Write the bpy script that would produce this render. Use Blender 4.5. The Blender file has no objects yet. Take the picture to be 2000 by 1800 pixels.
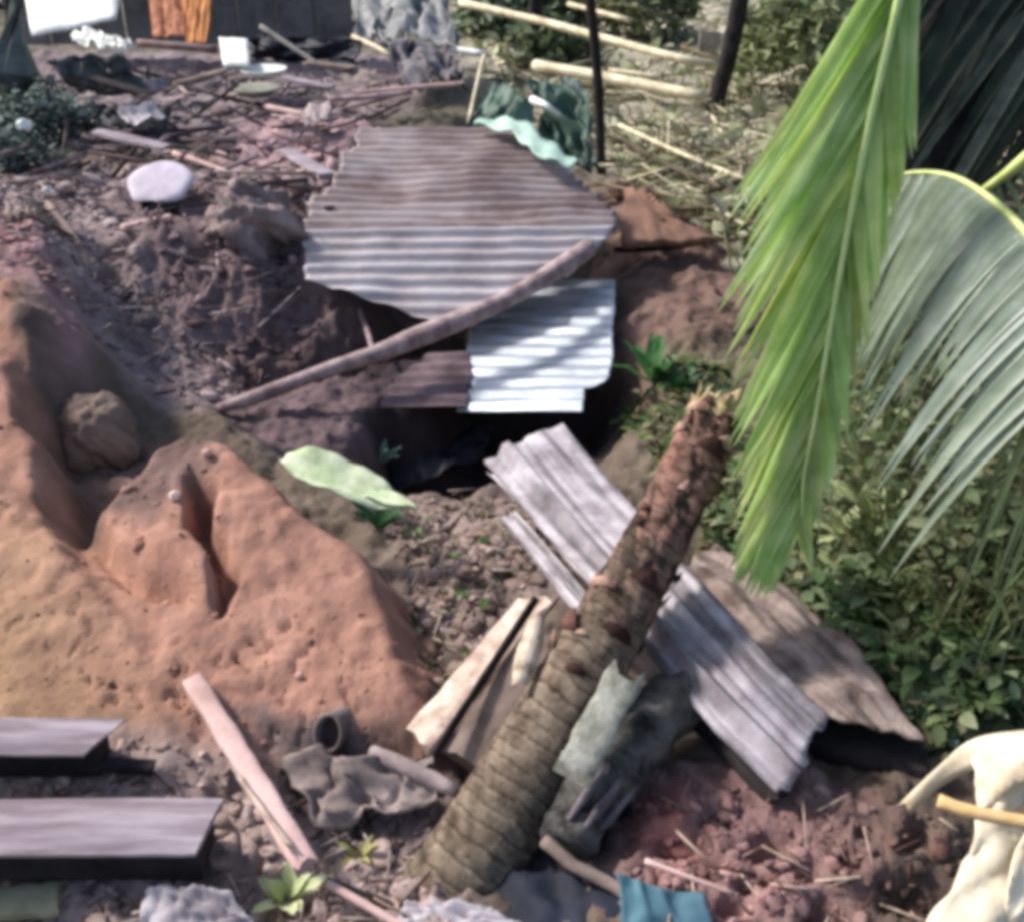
import bpy, math, random
import numpy as np
from mathutils import Vector, Matrix, Quaternion
S = bpy.context.scene
COL = S.collection
R = math.radians
random.seed(7); rng = np.random.default_rng(11)

# ------------------------------------------------------------------ camera
CZ = 2.8; PITCH = R(30); FPX = 2144.0
cam_d = bpy.data.cameras.new('camera'); cam = bpy.data.objects.new('camera', cam_d); COL.objects.link(cam)
cam.location = (0, 0, CZ); cam.rotation_euler = (R(90)-PITCH, 0, 0)
cam_d.sensor_fit = 'HORIZONTAL'; cam_d.sensor_width = 36; cam_d.lens = 36*FPX/2000
cam_d.clip_start = .05; cam_d.clip_end = 2000
S.camera = cam
# ------------------------------------------------------------------ sky, sun, exposure
SUN = Vector((-.67, .29, .68)).normalized()
w = bpy.data.worlds.new('World'); S.world = w; w.use_nodes = True
nt = w.node_tree; nt.nodes.clear()
sk = nt.nodes.new('ShaderNodeTexSky'); sk.sky_type = 'NISHITA'; sk.sun_disc = False
sk.sun_elevation = math.asin(SUN.z); sk.sun_rotation = math.atan2(SUN.x, SUN.y)
sk.air_density = 1.0; sk.dust_density = 2.5; sk.ozone_density = 1.0
bg = nt.nodes.new('ShaderNodeBackground'); bg.inputs[1].default_value = .15
wo = nt.nodes.new('ShaderNodeOutputWorld')
nt.links.new(sk.outputs[0], bg.inputs[0]); nt.links.new(bg.outputs[0], wo.inputs[0])
sd_ = bpy.data.lights.new('sun', 'SUN'); sd_.energy = 3.8; sd_.angle = R(7); sd_.color = (1, .965, .93)
so = bpy.data.objects.new('sun', sd_); COL.objects.link(so); so.rotation_euler = SUN.to_track_quat('Z', 'Y').to_euler()
S.view_settings.view_transform = 'Standard'; S.view_settings.look = 'None'
S.view_settings.gamma = 1; S.view_settings.use_curve_mapping = False; S.view_settings.exposure = 0.32
S.render.engine = 'CYCLES'
S.cycles.pixel_filter_type = 'BLACKMAN_HARRIS'; S.cycles.filter_width = 5.0

# ------------------------------------------------------------------ pixel (2000x1800) -> world
cs, sn = math.cos(PITCH), math.sin(PITCH)
def ray(px, py):
    u, v = (px-1000)/FPX, (900-py)/FPX
    return u, cs+v*sn, -sn+v*cs
def D(px, py, d):
    a = ray(px, py); return Vector((a[0]*d, a[1]*d, CZ+a[2]*d))
def Z(px, py, z):
    a = ray(px, py); d = (z-CZ)/a[2]; return Vector((a[0]*d, a[1]*d, z))
def wpoly(pts, z=0.):
    return np.array([[*Z(p[0], p[1], p[2] if len(p) > 2 else z)[:2]] for p in pts])
# ------------------------------------------------------------------ numpy noise
_tab = rng.random((256, 256))
def vnoise(x, y):
    xi = np.floor(x).astype(int); yi = np.floor(y).astype(int); fx = x-xi; fy = y-yi
    fx = fx*fx*fx*(fx*(fx*6-15)+10); fy = fy*fy*fy*(fy*(fy*6-15)+10)
    a = _tab[xi & 255, yi & 255]; b = _tab[(xi+1) & 255, yi & 255]; c = _tab[xi & 255, (yi+1) & 255]; d = _tab[(xi+1) & 255, (yi+1) & 255]
    return (a*(1-fx)+b*fx)*(1-fy)+(c*(1-fx)+d*fx)*fy*1.0-.5
def fbm(x, y, o=4, g=.5):
    r = 0; a = 1
    for i in range(o):
        r = r+a*vnoise(x+i*17.3, y+i*9.1); x = x*2.03; y = y*2.03; a *= g
    return r
def sdist(P, x, y):
    x = np.asarray(x, float); y = np.asarray(y, float)
    d = np.full(x.shape, 1e9); ins = np.zeros(x.shape, bool); n = len(P)
    for i in range(n):
        ax, ay = P[i]; bx, by = P[(i+1) % n]; ex, ey = bx-ax, by-ay
        t = np.clip(((x-ax)*ex+(y-ay)*ey)/(ex*ex+ey*ey+1e-12), 0, 1)
        d = np.minimum(d, (x-ax-ex*t)**2+(y-ay-ey*t)**2)
        c = ((ay > y) != (by > y)); xx = ax+(y-ay)/(by-ay+1e-12)*ex
        ins ^= c & (x < xx)
    d = np.sqrt(d); return np.where(ins, d, -d)
def sstep(a, b, t):
    t = np.clip((t-a)/(b-a), 0, 1); return t*t*(3-2*t)
# ------------------------------------------------------------------ terrain: painted layers (polygon, height function, softness out/in)
LAY = [
 (wpoly([(90,830),(300,640),(450,590),(700,560),(900,600),(1210,540),(1300,780),(1220,900),(1080,1050),(900,1130),(640,960),(470,860)], -.3), lambda x, y: -.36+.40*sstep(-.9, -2.0, x), .25, .25),
 (wpoly([(700,800),(930,800),(1170,800),(1190,860),(1000,900),(900,960),(760,960),(700,900)], -.4), lambda x, y: -.66+0*x, .12, .15),
 (wpoly([(-500,330),(0,400),(110,430),(300,455),(450,440),(590,450),(680,330),(700,220),(400,120),(-500,120)], .5), lambda x, y: .5-.05*(y-7.5), 1.15, .1),
 (wpoly([(-200,400),(90,440),(150,560),(165,640),(60,700),(-200,650)], .55), lambda x, y: .72+0*x, .35, .2),
 (wpoly([(1230,400),(1420,420),(1440,640),(1300,680),(1210,620),(1200,480)], .15), lambda x, y: .16+0*x, .5, .3),
 (wpoly([(1640,560),(2400,500),(2600,1300),(1900,1330),(1700,1100),(1640,850)], .2), lambda x, y: .22+.05*(x-1.5), .5, .4),
 (wpoly([(-600,520,.7),(0,575,.7),(50,650,.66),(85,760,.62),(120,880,.56),(160,960,.5),(240,1090,.4),(330,1240,.3),(400,1400,.2),(420,1640,.1),(-900,1700,.1)]), lambda x, y: np.clip(.12+.21*(y-2.6), .02, .72), .09, .16),
 (wpoly([(440,845,.45),(560,905,.42),(690,1005,.36),(790,1090,.32),(825,1220,.24),(850,1420,.12),(700,1480,.1),(430,1480,.1),(360,1400,.2),(250,1250,.3),(235,1110,.34),(262,1010,.36),(330,930,.4),(372,868,.43)]), lambda x, y: np.clip(.10+.225*(y-2.65), .02, .46), .10, .14),
 (wpoly([(165,965,.42),(260,905,.42),(350,850,.44),(450,860,.44),(440,1000,.4),(330,1260,.3),(220,1130,.36)]), lambda x, y: np.clip(.11+.205*(y-2.6), .02, .46), .09, .10),
 (wpoly([(300,1000,.36),(340,985,.36),(385,1040,.34),(400,1110,.3),(380,1190,.26),(340,1150,.28),(312,1080,.33)]), lambda x, y: .36+0*x, .05, .04),
 (wpoly([(425,790,-.05),(560,745,-.05),(700,700,-.05),(860,655,-.02),(930,700,-.05),(900,760,-.1),(740,800,-.1),(690,880,-.1),(560,880,-.1),(470,850,-.1)]), lambda x, y: -.10+0*x, .16, .12),
 (wpoly([(385,955,.33),(425,965,.33),(446,1060,.3),(432,1150,.28),(412,1210,.25),(398,1190,.25),(408,1090,.3),(392,1010,.32)]), lambda x, y: .12+0*x, .03, .025),
 (wpoly([(175,1015,.3),(215,1040,.3),(300,1150,.25),(330,1190,.22),(290,1190,.22),(225,1110,.27)]), lambda x, y: .16+0*x, .045, .03),
 (wpoly([(1230,1500),(1500,1520),(1750,1540),(1900,1700),(1800,1900),(1250,1900),(1210,1650)], .1), lambda x, y: .10+0*x, .3, .2),
]
PITS = [(*wpoly([(px, py)], z)[0], rr, dd) for px, py, z, rr, dd in [(800,1150,.2,.03,.08),(795,1190,.2,.025,.06),(700,1130,.25,.03,.02),(330,1280,.2,.02,.03),
 (480,455,.5,.12,.12),(430,430,.5,.10,.15),(545,520,.3,.14,.2),(330,440,.5,.12,.16),(250,520,.3,.1,.12),(400,560,.2,.08,.07),(590,640,0,.14,.10),
 (1420,1570,.1,.05,.08),(1350,1640,.1,.04,.07),(1500,1640,.1,.08,.10),(1560,1700,.1,.05,.09),(1650,1680,.1,.06,.09),(1480,1720,.1,.05,.07),(1600,1770,.1,.07,.08),(1740,1715,.1,.03,.06),(1800,1640,.1,.06,.1),(1680,1620,.1,.04,.07),(1800,1760,.1,.1,.12),(1380,1700,.1,.04,.06),(1430,1780,.1,.05,.08)]]
def H(x, y, fine=True):
    x = np.asarray(x, float); y = np.asarray(y, float)
    xs = x+.10*fbm(x*2.1+3, y*2.1, 3); ys = y+.10*fbm(x*2.1, y*2.1+40, 3)
    z = .05*fbm(x*.6, y*.6, 3)+np.clip(y-24, 0, 200)*.12+np.clip(abs(x)-14, 0, 200)*.05
    rough = np.full(x.shape, .07)
    for i, (P, h, wo_, wi_) in enumerate(LAY):
        k = sstep(-wo_, wi_, sdist(P, xs, ys)); z = z*(1-k)+h(x, y)*k
        if i in (6, 7, 8, 9, 11, 12): rough = rough*(1-k)+.034*k
        if i == 2:
            e = np.exp(-((k-.5)/.38)**2); rough = rough+.05*e
            z = z+.20*e*(fbm(x*3.6+9, y*.9, 4, .6)); rough = rough-.04*e          # gullied face
    for (hx, hy, rr, dd) in PITS:
        z = z-dd*np.exp(-(((xs-hx)/rr)**2+((ys-hy)/rr/.8)**2)**1.6)
    if fine:
        z = z+np.clip(rough-.03, 0, .1)*1.1*fbm(x*6.3+30, y*6.3, 5, .68)
        cr = fbm(x*1.7+60, y*1.7+3, 4, .6); z = z-.035*np.exp(-(cr/.010)**2)*sstep(-.25, .05, fbm(x*1.1+5, y*1.1+70, 2))*(rough < .045)
        z = z+.010*fbm(x*17, y*17, 4, .65)+.012*np.clip(fbm(x*9+33, y*9, 3)-.12, 0, 1)*3
        z = z+rough*(fbm(x*2.6, y*2.6, 5, .6))
    return z
def A(px, py, dz=0.):
    """first hit of the ray through a pixel with the terrain"""
    a = ray(px, py); d = np.linspace(1.8, 34, 1400); zz = CZ+a[2]*d; h = H(a[0]*d, a[1]*d)
    i = np.argmax(zz < h); i = i if (zz < h).any() else 1399
    p = D(px, py, float(d[i])); p.z = float(h[i])+dz; return p
def ground(p, dz=0.):
    return Vector((p.x, p.y, float(H(p.x, p.y))+dz))

# ------------------------------------------------------------------ materials
def lin(c):
    return tuple(((v/255)/12.92 if v/255 <= .04045 else ((v/255+.055)/1.055)**2.4) for v in c)
MATS = {}
def mat(name, c1, c2=None, rough=.85, metal=0., scale=6., bump=.25, attr=False, trans=0., spec=.3, stretch=None, contrast=(.35, .65), fine=40., bdist=.02):
    if name in MATS: return MATS[name]
    m = bpy.data.materials.new(name); m.use_nodes = True; MATS[name] = m
    n = m.node_tree; L = n.links; b = n.nodes['Principled BSDF']; N = n.nodes.new
    b.inputs['Roughness'].default_value = rough; b.inputs['Metallic'].default_value = metal
    b.inputs['Specular IOR Level'].default_value = spec
    tc = N('ShaderNodeTexCoord'); mp = N('ShaderNodeMapping'); L.new(tc.outputs['Object'], mp.inputs[0])
    if stretch: mp.inputs['Scale'].default_value = stretch
    n1 = N('ShaderNodeTexNoise'); n1.inputs['Scale'].default_value = scale; n1.inputs['Detail'].default_value = 8; n1.inputs['Roughness'].default_value = .62
    L.new(mp.outputs[0], n1.inputs['Vector'])
    rp = N('ShaderNodeValToRGB'); L.new(n1.outputs['Fac'], rp.inputs[0])
    rp.color_ramp.elements[0].position = contrast[0]; rp.color_ramp.elements[1].position = contrast[1]
    c1 = lin(c1); c2 = lin(c2) if c2 else tuple(v*.6 for v in c1)
    rp.color_ramp.elements[0].color = (*c2, 1); rp.color_ramp.elements[1].color = (*c1, 1)
    out = rp.outputs[0]
    if attr:
        at = N('ShaderNodeAttribute'); at.attribute_name = 'Col'
        mx = N('ShaderNodeMix'); mx.data_type = 'RGBA'; mx.blend_type = 'MULTIPLY'; mx.inputs[0].default_value = 1
        L.new(at.outputs['Color'], mx.inputs[6]); L.new(out, mx.inputs[7]); out = mx.outputs[2]
    L.new(out, b.inputs['Base Color'])
    n2 = N('ShaderNodeTexNoise'); n2.inputs['Scale'].default_value = fine; n2.inputs['Detail'].default_value = 6; n2.inputs['Roughness'].default_value = .7
    L.new(mp.outputs[0], n2.inputs['Vector'])
    bp = N('ShaderNodeBump'); bp.inputs['Strength'].default_value = bump; bp.inputs['Distance'].default_value = bdist
    L.new(n2.outputs['Fac'], bp.inputs['Height']); L.new(bp.outputs[0], b.inputs['Normal'])
    if trans:
        tr = N('ShaderNodeBsdfTranslucent'); L.new(out, tr.inputs[0]); ms = N('ShaderNodeMixShader'); ms.inputs[0].default_value = trans
        L.new(b.outputs[0], ms.inputs[1]); L.new(tr.outputs[0], ms.inputs[2]); L.new(ms.outputs[0], n.nodes['Material Output'].inputs[0])
    return m
W_ = (255, 255, 255)
M_SOIL = mat('soil', W_, (205, 200, 200), .95, scale=5, attr=True, bump=.8, fine=45, bdist=.02, contrast=(.3, .7))
M_CLOD = mat('clod', W_, (190, 180, 175), .95, scale=14, attr=True, bump=.5)
M_LEAFV = mat('leaf_varied', W_, (190, 195, 180), .6, scale=9, attr=True, bump=.1, trans=.35, spec=.4)
M_RUST = mat('rusted_sheet', (172, 158, 156), (130, 110, 106), .66, .2, 3, .3, stretch=(.8, 1., 2), spec=.35, contrast=(.38, .62))
M_ZINC = mat('zinc_sheet', (196, 188, 190), (160, 148, 148), .55, .25, 3, .25, stretch=(.8, 1., 2), spec=.4, contrast=(.38, .62))
M_SHINY = mat('shiny_zinc', (214, 220, 226), (150, 156, 164), .42, .45, 3.5, .2, stretch=(.5, 2, 2), spec=.6)
M_GREY = mat('grey_tin', (192, 186, 190), (140, 130, 134), .7, .1, 7, .3, spec=.3, attr=True)
M_DUSTY = mat('dusty_tin', (170, 152, 142), (104, 88, 80), .95, .0, 7, .7, attr=True, contrast=(.38, .6))
M_BOARD = mat('weathered_board', (184, 170, 176), (140, 124, 130), .85, 0, 2.5, .6, stretch=(1, 7, 7), contrast=(.4, .62))
M_PINK = mat('dusty_plank', (226, 192, 184), (176, 142, 134), .85, 0, 4, .3, stretch=(1, 1, 1))
M_DARKW_SHADE = mat('dark_wood_shade', (58, 50, 50), (26, 22, 24), .9, 0, 6, .5)  # also colours beam fronts and strips that stand in for shade
M_LOG = mat('grey_log', (140, 136, 128), (44, 42, 42), .9, 0, 9, .9, fine=30, bdist=.05)
M_PALEW = mat('pale_wood', (226, 204, 186), (158, 132, 116), .8, 0, 5, .35, stretch=(3, 3, 1))
M_GREYW = mat('grey_wood', (150, 132, 122), (100, 84, 76), .9, 0, 5, .4)
M_BAMB = mat('bamboo', (238, 226, 192), (186, 170, 136), .6, 0, 6, .15)
M_POST = mat('dark_post', (58, 50, 48), (28, 26, 26), .9, 0, 8, .4)
M_BARK = mat('palm_bark', W_, (150, 140, 135), .92, scale=14, attr=True, bump=.8, fine=60, bdist=.015, contrast=(.35, .6))
M_STONE = mat('stone', (196, 186, 190), (150, 138, 142), .9, 0, 5, .3)
M_BROCK = mat('brown_stone', (160, 138, 122), (112, 92, 84), .95, 0, 4, .5)
M_DISC = mat('pale_disc', (214, 202, 212), (188, 176, 184), .8, 0, 4, .2)
M_WHITE = mat('white_sheet', (244, 244, 238), (214, 214, 204), .6, 0, 5, .1)
M_ORANGE = mat('orange_cloth', (190, 122, 82), (122, 78, 62), .8, 0, 3, .3, stretch=(4, 4, .6))
M_TEAL = mat('teal_cloth', (84, 122, 134), (62, 92, 108), .7, 0, 4, .2)
M_NAVY = mat('navy_cloth', (30, 36, 54), (16, 20, 32), .7, 0, 4, .2)
M_GCLOTH = mat('grey_cloth', (158, 142, 136), (96, 84, 80), .9, 0, 4, .4)
M_LCLOTH = mat('light_cloth', (190, 182, 186), (136, 126, 130), .85, 0, 5, .3)
M_DTARP_SHADE = mat('dark_tarp_shade', (46, 46, 56), (22, 22, 30), .6, 0, 4, .3)  # also used for sheets that stand in for shade
M_GTARP = mat('green_tarp', (78, 104, 88), (44, 60, 52), .55, 0, 4, .2)
M_MINT = mat('pale_green_tarp', (196, 222, 204), (150, 180, 164), .6, 0, 4, .2)
M_FROND = mat('bright_frond', (222, 238, 178), (184, 214, 128), .42, 0, 7, .15, trans=.5, spec=.5, attr=True)
M_FROND2 = mat('greygreen_frond', (176, 188, 170), (138, 154, 132), .35, 0, 7, .15, trans=.45, spec=.6, attr=True)
M_RACH = mat('rachis', (226, 232, 160), (178, 190, 104), .45, 0, 8, .1, spec=.5)
M_SHADELEAF = mat('shade_leaf', (50, 62, 50), (24, 30, 28), .6, 0, 6, .2, trans=.1)  # leaves kept near black, shade put into their colour
M_PALELEAF = mat('pale_leaf', (240, 244, 214), (186, 206, 156), .6, 0, 11, .4, trans=.25)
M_CREAM = mat('cream_sheath', (240, 230, 206), (206, 184, 150), .7, 0, 4, .25)
M_YSTICK = mat('yellow_stick', (240, 208, 158), (212, 168, 104), .7, 0, 5, .2)
M_HOUSE = mat('grey_plank_wall', (128, 126, 124), (86, 86, 84), .9, 0, 2, .3)

# ------------------------------------------------------------------ mesh helpers
class MB:
    def __init__(s): s.v = []; s.f = []; s.c = []
    def add(s, vs, fs, col=None):
        o = len(s.v); s.v += [tuple(p) for p in vs]; s.f += [tuple(i+o for i in f) for f in fs]
        s.c += [col or (1, 1, 1)]*len(vs) if not (isinstance(col, list)) else col
        return s
    def grid(s, G, col=None, flip=False, close=False):
        n = len(G); m = len(G[0]); vs = [p for r in G for p in r]; fs = []
        for i in range(n-1):
            for j in range(m if close else m-1):
                k = (j+1) % m; q = (i*m+j, i*m+k, (i+1)*m+k, (i+1)*m+j); fs.append(q[::-1] if flip else q)
        return s.add(vs, fs, col)
    def tube(s, P, rad, n=10, col=None, wob=0., cap=True, flat=1., hollow=0.):
        P = [Vector(p) for p in P]; m = len(P); G = []; ref = Vector((0, 0, 1))
        for i, p in enumerate(P):
            t = (P[min(i+1, m-1)]-P[max(i-1, 0)]).normalized()
            r_ = ref if abs(t.dot(ref)) < .95 else Vector((0, 1, 0))
            a = t.cross(r_).normalized(); b = t.cross(a).normalized()
            rr = rad[i] if isinstance(rad, (list, tuple)) else rad
            G.append([p+(a*math.cos(2*math.pi*k/n)+b*math.sin(2*math.pi*k/n)*flat)*rr*(1+wob*random.uniform(-1, 1)) for k in range(n)])
        o = len(s.v); s.grid(G, col, close=True)
        if cap:
            s.f.append(tuple(o+k for k in range(n))[::-1]); s.f.append(tuple(o+(m-1)*n+k for k in range(n)))
        return s
    def board(s, p0, p1, wd, th, side=None, seg=8, jit=.02, warp=0., endcut=0., up=None):
        """p0,p1: ends of the centre line of the top face"""
        p0, p1 = Vector(p0), Vector(p1); t = (p1-p0).normalized()
        a = (Vector(side) if side else t.cross(Vector((0, 0, 1)))).normalized(); a = (a-t*a.dot(t)).normalized()
        n = a.cross(t).normalized(); n = n if n.z > 0 else -n
        G = []; ph = random.random()*6
        for i in range(seg+1):
            k = i/seg; c = p0.lerp(p1, k)+n*warp*math.sin(k*math.pi+ph)
            wj = wd/2*(1+jit*random.uniform(-1, 1)); r = []
            bev = min(.25*th, .012)
            prof = [(-1, -bev), (-1+bev/wj, 0), (-.33, random.uniform(0, 1)*jit*th*2), (.33, random.uniform(0, 1)*jit*th*2), (1-bev/wj, 0), (1, -bev), (1, -th), (-1, -th)]
            for (u, h) in prof:
                e = endcut*u if i == seg else (-endcut*u*.6 if i == 0 else 0)
                r.append(c+a*u*wj+n*h+t*(e+(random.uniform(-1, 1)*jit*.3 if i in (0, seg) else 0)))
            G.append(r)
        o = len(s.v); s.grid(G, close=True, flip=False); m = len(G[0])
        s.f.append(tuple(o+k for k in range(m))[::-1]); s.f.append(tuple(o+seg*m+k for k in range(m)))
        return s
    def build(s, name, m, parent=None, smooth=True, solid=0., auto=None):
        me = bpy.data.meshes.new(name); me.from_pydata(s.v, [], s.f); me.update()
        ca = me.color_attributes.new('Col', 'FLOAT_COLOR', 'POINT')
        ca.data.foreach_set('color', np.array([(*c, 1) for c in s.c], dtype=np.float32).ravel())
        import bmesh
        b = bmesh.new(); b.from_mesh(me); bmesh.ops.recalc_face_normals(b, faces=b.faces); b.to_mesh(me); b.free()
        if smooth:
            me.polygons.foreach_set('use_smooth', [True]*len(me.polygons))
            if auto is not None: me.set_sharp_from_angle(angle=R(auto))
        me.materials.append(m)
        o = bpy.data.objects.new(name, me); COL.objects.link(o)
        if parent: o.parent = parent; o.matrix_parent_inverse = Matrix.Translation(parent.location).inverted()
        if solid:
            md = o.modifiers.new('thickness', 'SOLIDIFY'); md.thickness = solid; md.offset = -1
        return o
def tag(o, label, cat=None, group=None, kind=None):
    if label: o['label'] = label
    if cat: o['category'] = cat
    if group: o['group'] = group
    if kind: o['kind'] = kind
    return o
def root(name, loc, label, cat, group=None):
    o = bpy.data.objects.new(name, None); COL.objects.link(o); o.location = loc; o.empty_display_size = .1
    return tag(o, label, cat, group)
def npmesh(name, V, F, C, m, kind=None):
    """merge: V (n,3) F (m,k) C (n,3)"""
    me = bpy.data.meshes.new(name); k = F.shape[1]
    me.vertices.add(len(V)); me.vertices.foreach_set('co', V.astype(np.float32).ravel())
    me.loops.add(F.size); me.loops.foreach_set('vertex_index', F.astype(np.int32).ravel())
    me.polygons.add(len(F)); me.polygons.foreach_set('loop_start', np.arange(0, F.size, k, dtype=np.int32))
    me.polygons.foreach_set('use_smooth', np.ones(len(F), bool))
    me.update(calc_edges=True)
    ca = me.color_attributes.new('Col', 'FLOAT_COLOR', 'POINT')
    ca.data.foreach_set('color', np.concatenate([C, np.ones((len(C), 1))], 1).astype(np.float32).ravel())
    me.materials.append(m); o = bpy.data.objects.new(name, me); COL.objects.link(o)
    if kind: o['kind'] = kind
    return o

# ------------------------------------------------------------------ ground
ys = np.concatenate([np.linspace(-4, 1.2, 26)[:-1], np.arange(1.2, 9.5, .019), np.arange(9.5, 24, .06), 24*np.exp(np.linspace(0, 2.6, 60))])
us = np.linspace(-1, 1, 680)
YY = np.repeat(ys[:, None], len(us), 1); XX = us[None, :]*(2.6+.72*np.clip(YY, 0, None))
XX = np.where(np.abs(us)[None, :] > .985, XX*3.0, XX)
ZZ = H(XX, YY)
ny, nx = XX.shape; idx = np.arange(ny*nx).reshape(ny, nx)
F = np.stack([idx[:-1, :-1], idx[:-1, 1:], idx[1:, 1:], idx[1:, :-1]], -1).reshape(-1, 4)
def zone(pts, z, soft): return wpoly(pts, z), soft
ZN = [  # (polygon, soft, colour)
 ([(-900,-50),(2900,-50),(2900,330),(-900,330)], 0, .8, (122, 116, 100)),
 ([(880,0),(1700,0),(1700,420),(1400,520),(1190,330),(900,160)], 0, .5, (190, 184, 162)),
 ([(-400,60),(900,60),(700,240),(300,300),(-400,300)], .3, .4, (150, 136, 138)),
 ([(480,200),(930,180),(940,260),(700,260),(640,420),(430,420),(420,270)], .5, .25, (192, 160, 160)),
 ([(-300,340),(120,430),(600,440),(760,600),(420,790),(120,800),(0,600),(-300,500)], 0, .25, (168, 150, 148)),
 ([(-300,400),(80,440),(160,600),(130,700),(40,600),(-300,520)], .6, .15, (178, 142, 140)),
 ([(330,500),(700,560),(850,640),(700,720),(430,790),(300,700)], -.2, .2, (134, 114, 114)),
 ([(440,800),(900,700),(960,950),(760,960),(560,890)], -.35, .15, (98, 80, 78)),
 ([(1190,360),(1440,420),(1440,640),(1330,760),(1210,700),(1190,480)], .1, .2, (136, 110, 98)),
 ([(740,900),(1010,900),(1120,1150),(900,1480),(820,1300),(800,1120)], -.2, .25, (172, 152, 142)),
 ([(1300,680),(1500,700),(2300,500),(2500,1500),(1850,1430),(1600,1200),(1340,1020)], .1, .25, (128, 126, 96)),
 ([(-800,520,.7),(0,565,.7),(85,740,.62),(160,950,.5),(330,880,.5),(440,840,.45),(560,900,.4),(800,1090,.3),(860,1450,.1),(430,1530,.1),(-800,1650,.1)], 0, .06, (186, 140, 120)),
 ([(-800,900,.5),(80,980,.45),(250,1300,.25),(300,1480,.15),(-800,1650,.1)], 0, .35, (178, 142, 112)),
 ([(425,800),(700,710),(900,680),(900,800),(700,880),(500,880)], -.1, .12, (126, 106, 108)),
 ([(130,790,.2),(340,800,.2),(420,960,.3),(300,1050,.3),(180,960,.3)], 0, .08, (142, 114, 104)),
 ([(-400,1500),(430,1500),(640,1560),(900,1620),(900,1900),(-400,1900)], .05, .12, (190, 168, 160)),
 ([(480,1440),(900,1460),(900,1640),(640,1620)], .05, .1, (124, 110, 108)),
 ([(1230,1480),(1560,1500),(1800,1560),(1900,1900),(1250,1900),(1200,1640)], .1, .12, (172, 136, 132)),
 ([(1210,1540),(1330,1520),(1380,1640),(1300,1700),(1220,1660)], .1, .05, (180, 124, 116)),
 ([(990,1540),(1240,1560),(1225,1720),(1000,1790),(930,1700)], .03, .08, (66, 56, 56)),  # darkness beneath trunk and log painted into the soil as shade
 ([(720,800),(1180,800),(1190,870),(960,930),(760,960)], -.5, .12, (70, 60, 66)),  # shade under the lowest sheet painted into the soil colour
 ([(1640,1560),(1900,1500),(1950,1900),(1600,1900)], .1, .25, (112, 96, 84)),
]
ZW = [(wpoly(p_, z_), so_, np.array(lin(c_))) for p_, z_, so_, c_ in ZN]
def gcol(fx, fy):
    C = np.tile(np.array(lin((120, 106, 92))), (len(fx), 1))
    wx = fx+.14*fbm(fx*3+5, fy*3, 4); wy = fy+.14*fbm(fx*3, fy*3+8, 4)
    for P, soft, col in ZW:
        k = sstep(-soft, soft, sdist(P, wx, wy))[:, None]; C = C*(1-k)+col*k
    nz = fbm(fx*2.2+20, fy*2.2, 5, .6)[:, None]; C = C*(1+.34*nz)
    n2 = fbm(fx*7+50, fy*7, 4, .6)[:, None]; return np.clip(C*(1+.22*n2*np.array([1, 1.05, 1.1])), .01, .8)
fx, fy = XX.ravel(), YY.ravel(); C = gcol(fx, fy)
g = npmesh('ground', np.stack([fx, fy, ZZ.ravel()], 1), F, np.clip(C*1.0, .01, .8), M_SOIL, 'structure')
g['label'] = 'red and grey landslide soil with gullies, banks and pits'

# ------------------------------------------------------------------ scatter
def ico(sub=1):
    import bmesh
    b = bmesh.new(); bmesh.ops.create_icosphere(b, subdivisions=sub, radius=1); V = np.array([v.co[:] for v in b.verts]); Fa = np.array([[v.index for v in f.verts] for f in b.faces]); b.free(); return V, Fa
def rand_rot(n, tilt=1.):
    a = rng.random(n)*6.283; t = rng.normal(0, 1, n)*tilt; b = rng.random(n)*6.283
    ca, sa, ct, st, cb, sb = np.cos(a), np.sin(a), np.cos(t), np.sin(t), np.cos(b), np.sin(b)
    Rz = np.zeros((n, 3, 3)); Rz[:, 0, 0] = ca; Rz[:, 0, 1] = -sa; Rz[:, 1, 0] = sa; Rz[:, 1, 1] = ca; Rz[:, 2, 2] = 1
    Rx = np.zeros((n, 3, 3)); Rx[:, 0, 0] = 1; Rx[:, 1, 1] = ct; Rx[:, 1, 2] = -st; Rx[:, 2, 1] = st; Rx[:, 2, 2] = ct
    R2 = np.zeros((n, 3, 3)); R2[:, 0, 0] = cb; R2[:, 0, 1] = -sb; R2[:, 1, 0] = sb; R2[:, 1, 1] = cb; R2[:, 2, 2] = 1
    return Rz@Rx@R2
def pts_in(poly, n, z=0., soft=.05):
    """points spread over a patch of ground, denser nearby"""
    P = np.array([p[:2] for p in poly]); out = []
    x0, y0 = P.min(0); x1, y1 = P.max(0); k = 0
    while k < n:
        a = rng.random((n*2, 2))*[x1-x0, y1-y0]+[x0, y0]
        a = a[sdist(P, a[:, 0], a[:, 1]) > 0]; out.append(a); k += len(a)
    a = np.concatenate(out)[:n]; u = (a[:, 0]-1000)/FPX; v = (900-a[:, 1])/FPX; d = (z-CZ)/(-sn+v*cs)
    x, y = u*d, (cs+v*sn)*d; return np.stack([x, y, H(x, y)], 1)
def merge(name, T, TF, pos, rot, scl, cols, m, label, cat, jitter=0.):
    n = len(pos); V = T[None]*scl[:, None, :]
    if jitter: V = V*(1+jitter*rng.normal(0, 1, (n, len(T), 1)))
    V = np.einsum('nij,nkj->nki', rot, V)+pos[:, None]
    Fa = (TF[None]+np.arange(n)[:, None, None]*len(T)).reshape(-1, TF.shape[1])
    Cc = np.repeat(cols, len(T), 0)
    o = npmesh(name, V.reshape(-1, 3), Fa, Cc, m, 'stuff'); tag(o, label, cat); return o
def pal(cols, n, var=.18):
    c = np.array([lin(k) for k in cols])[rng.integers(0, len(cols), n)]; return c*np.clip(1+var*rng.normal(0, 1, (n, 1)), .4, 1.7)
I1 = ico(1); I2 = ico(2)
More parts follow.
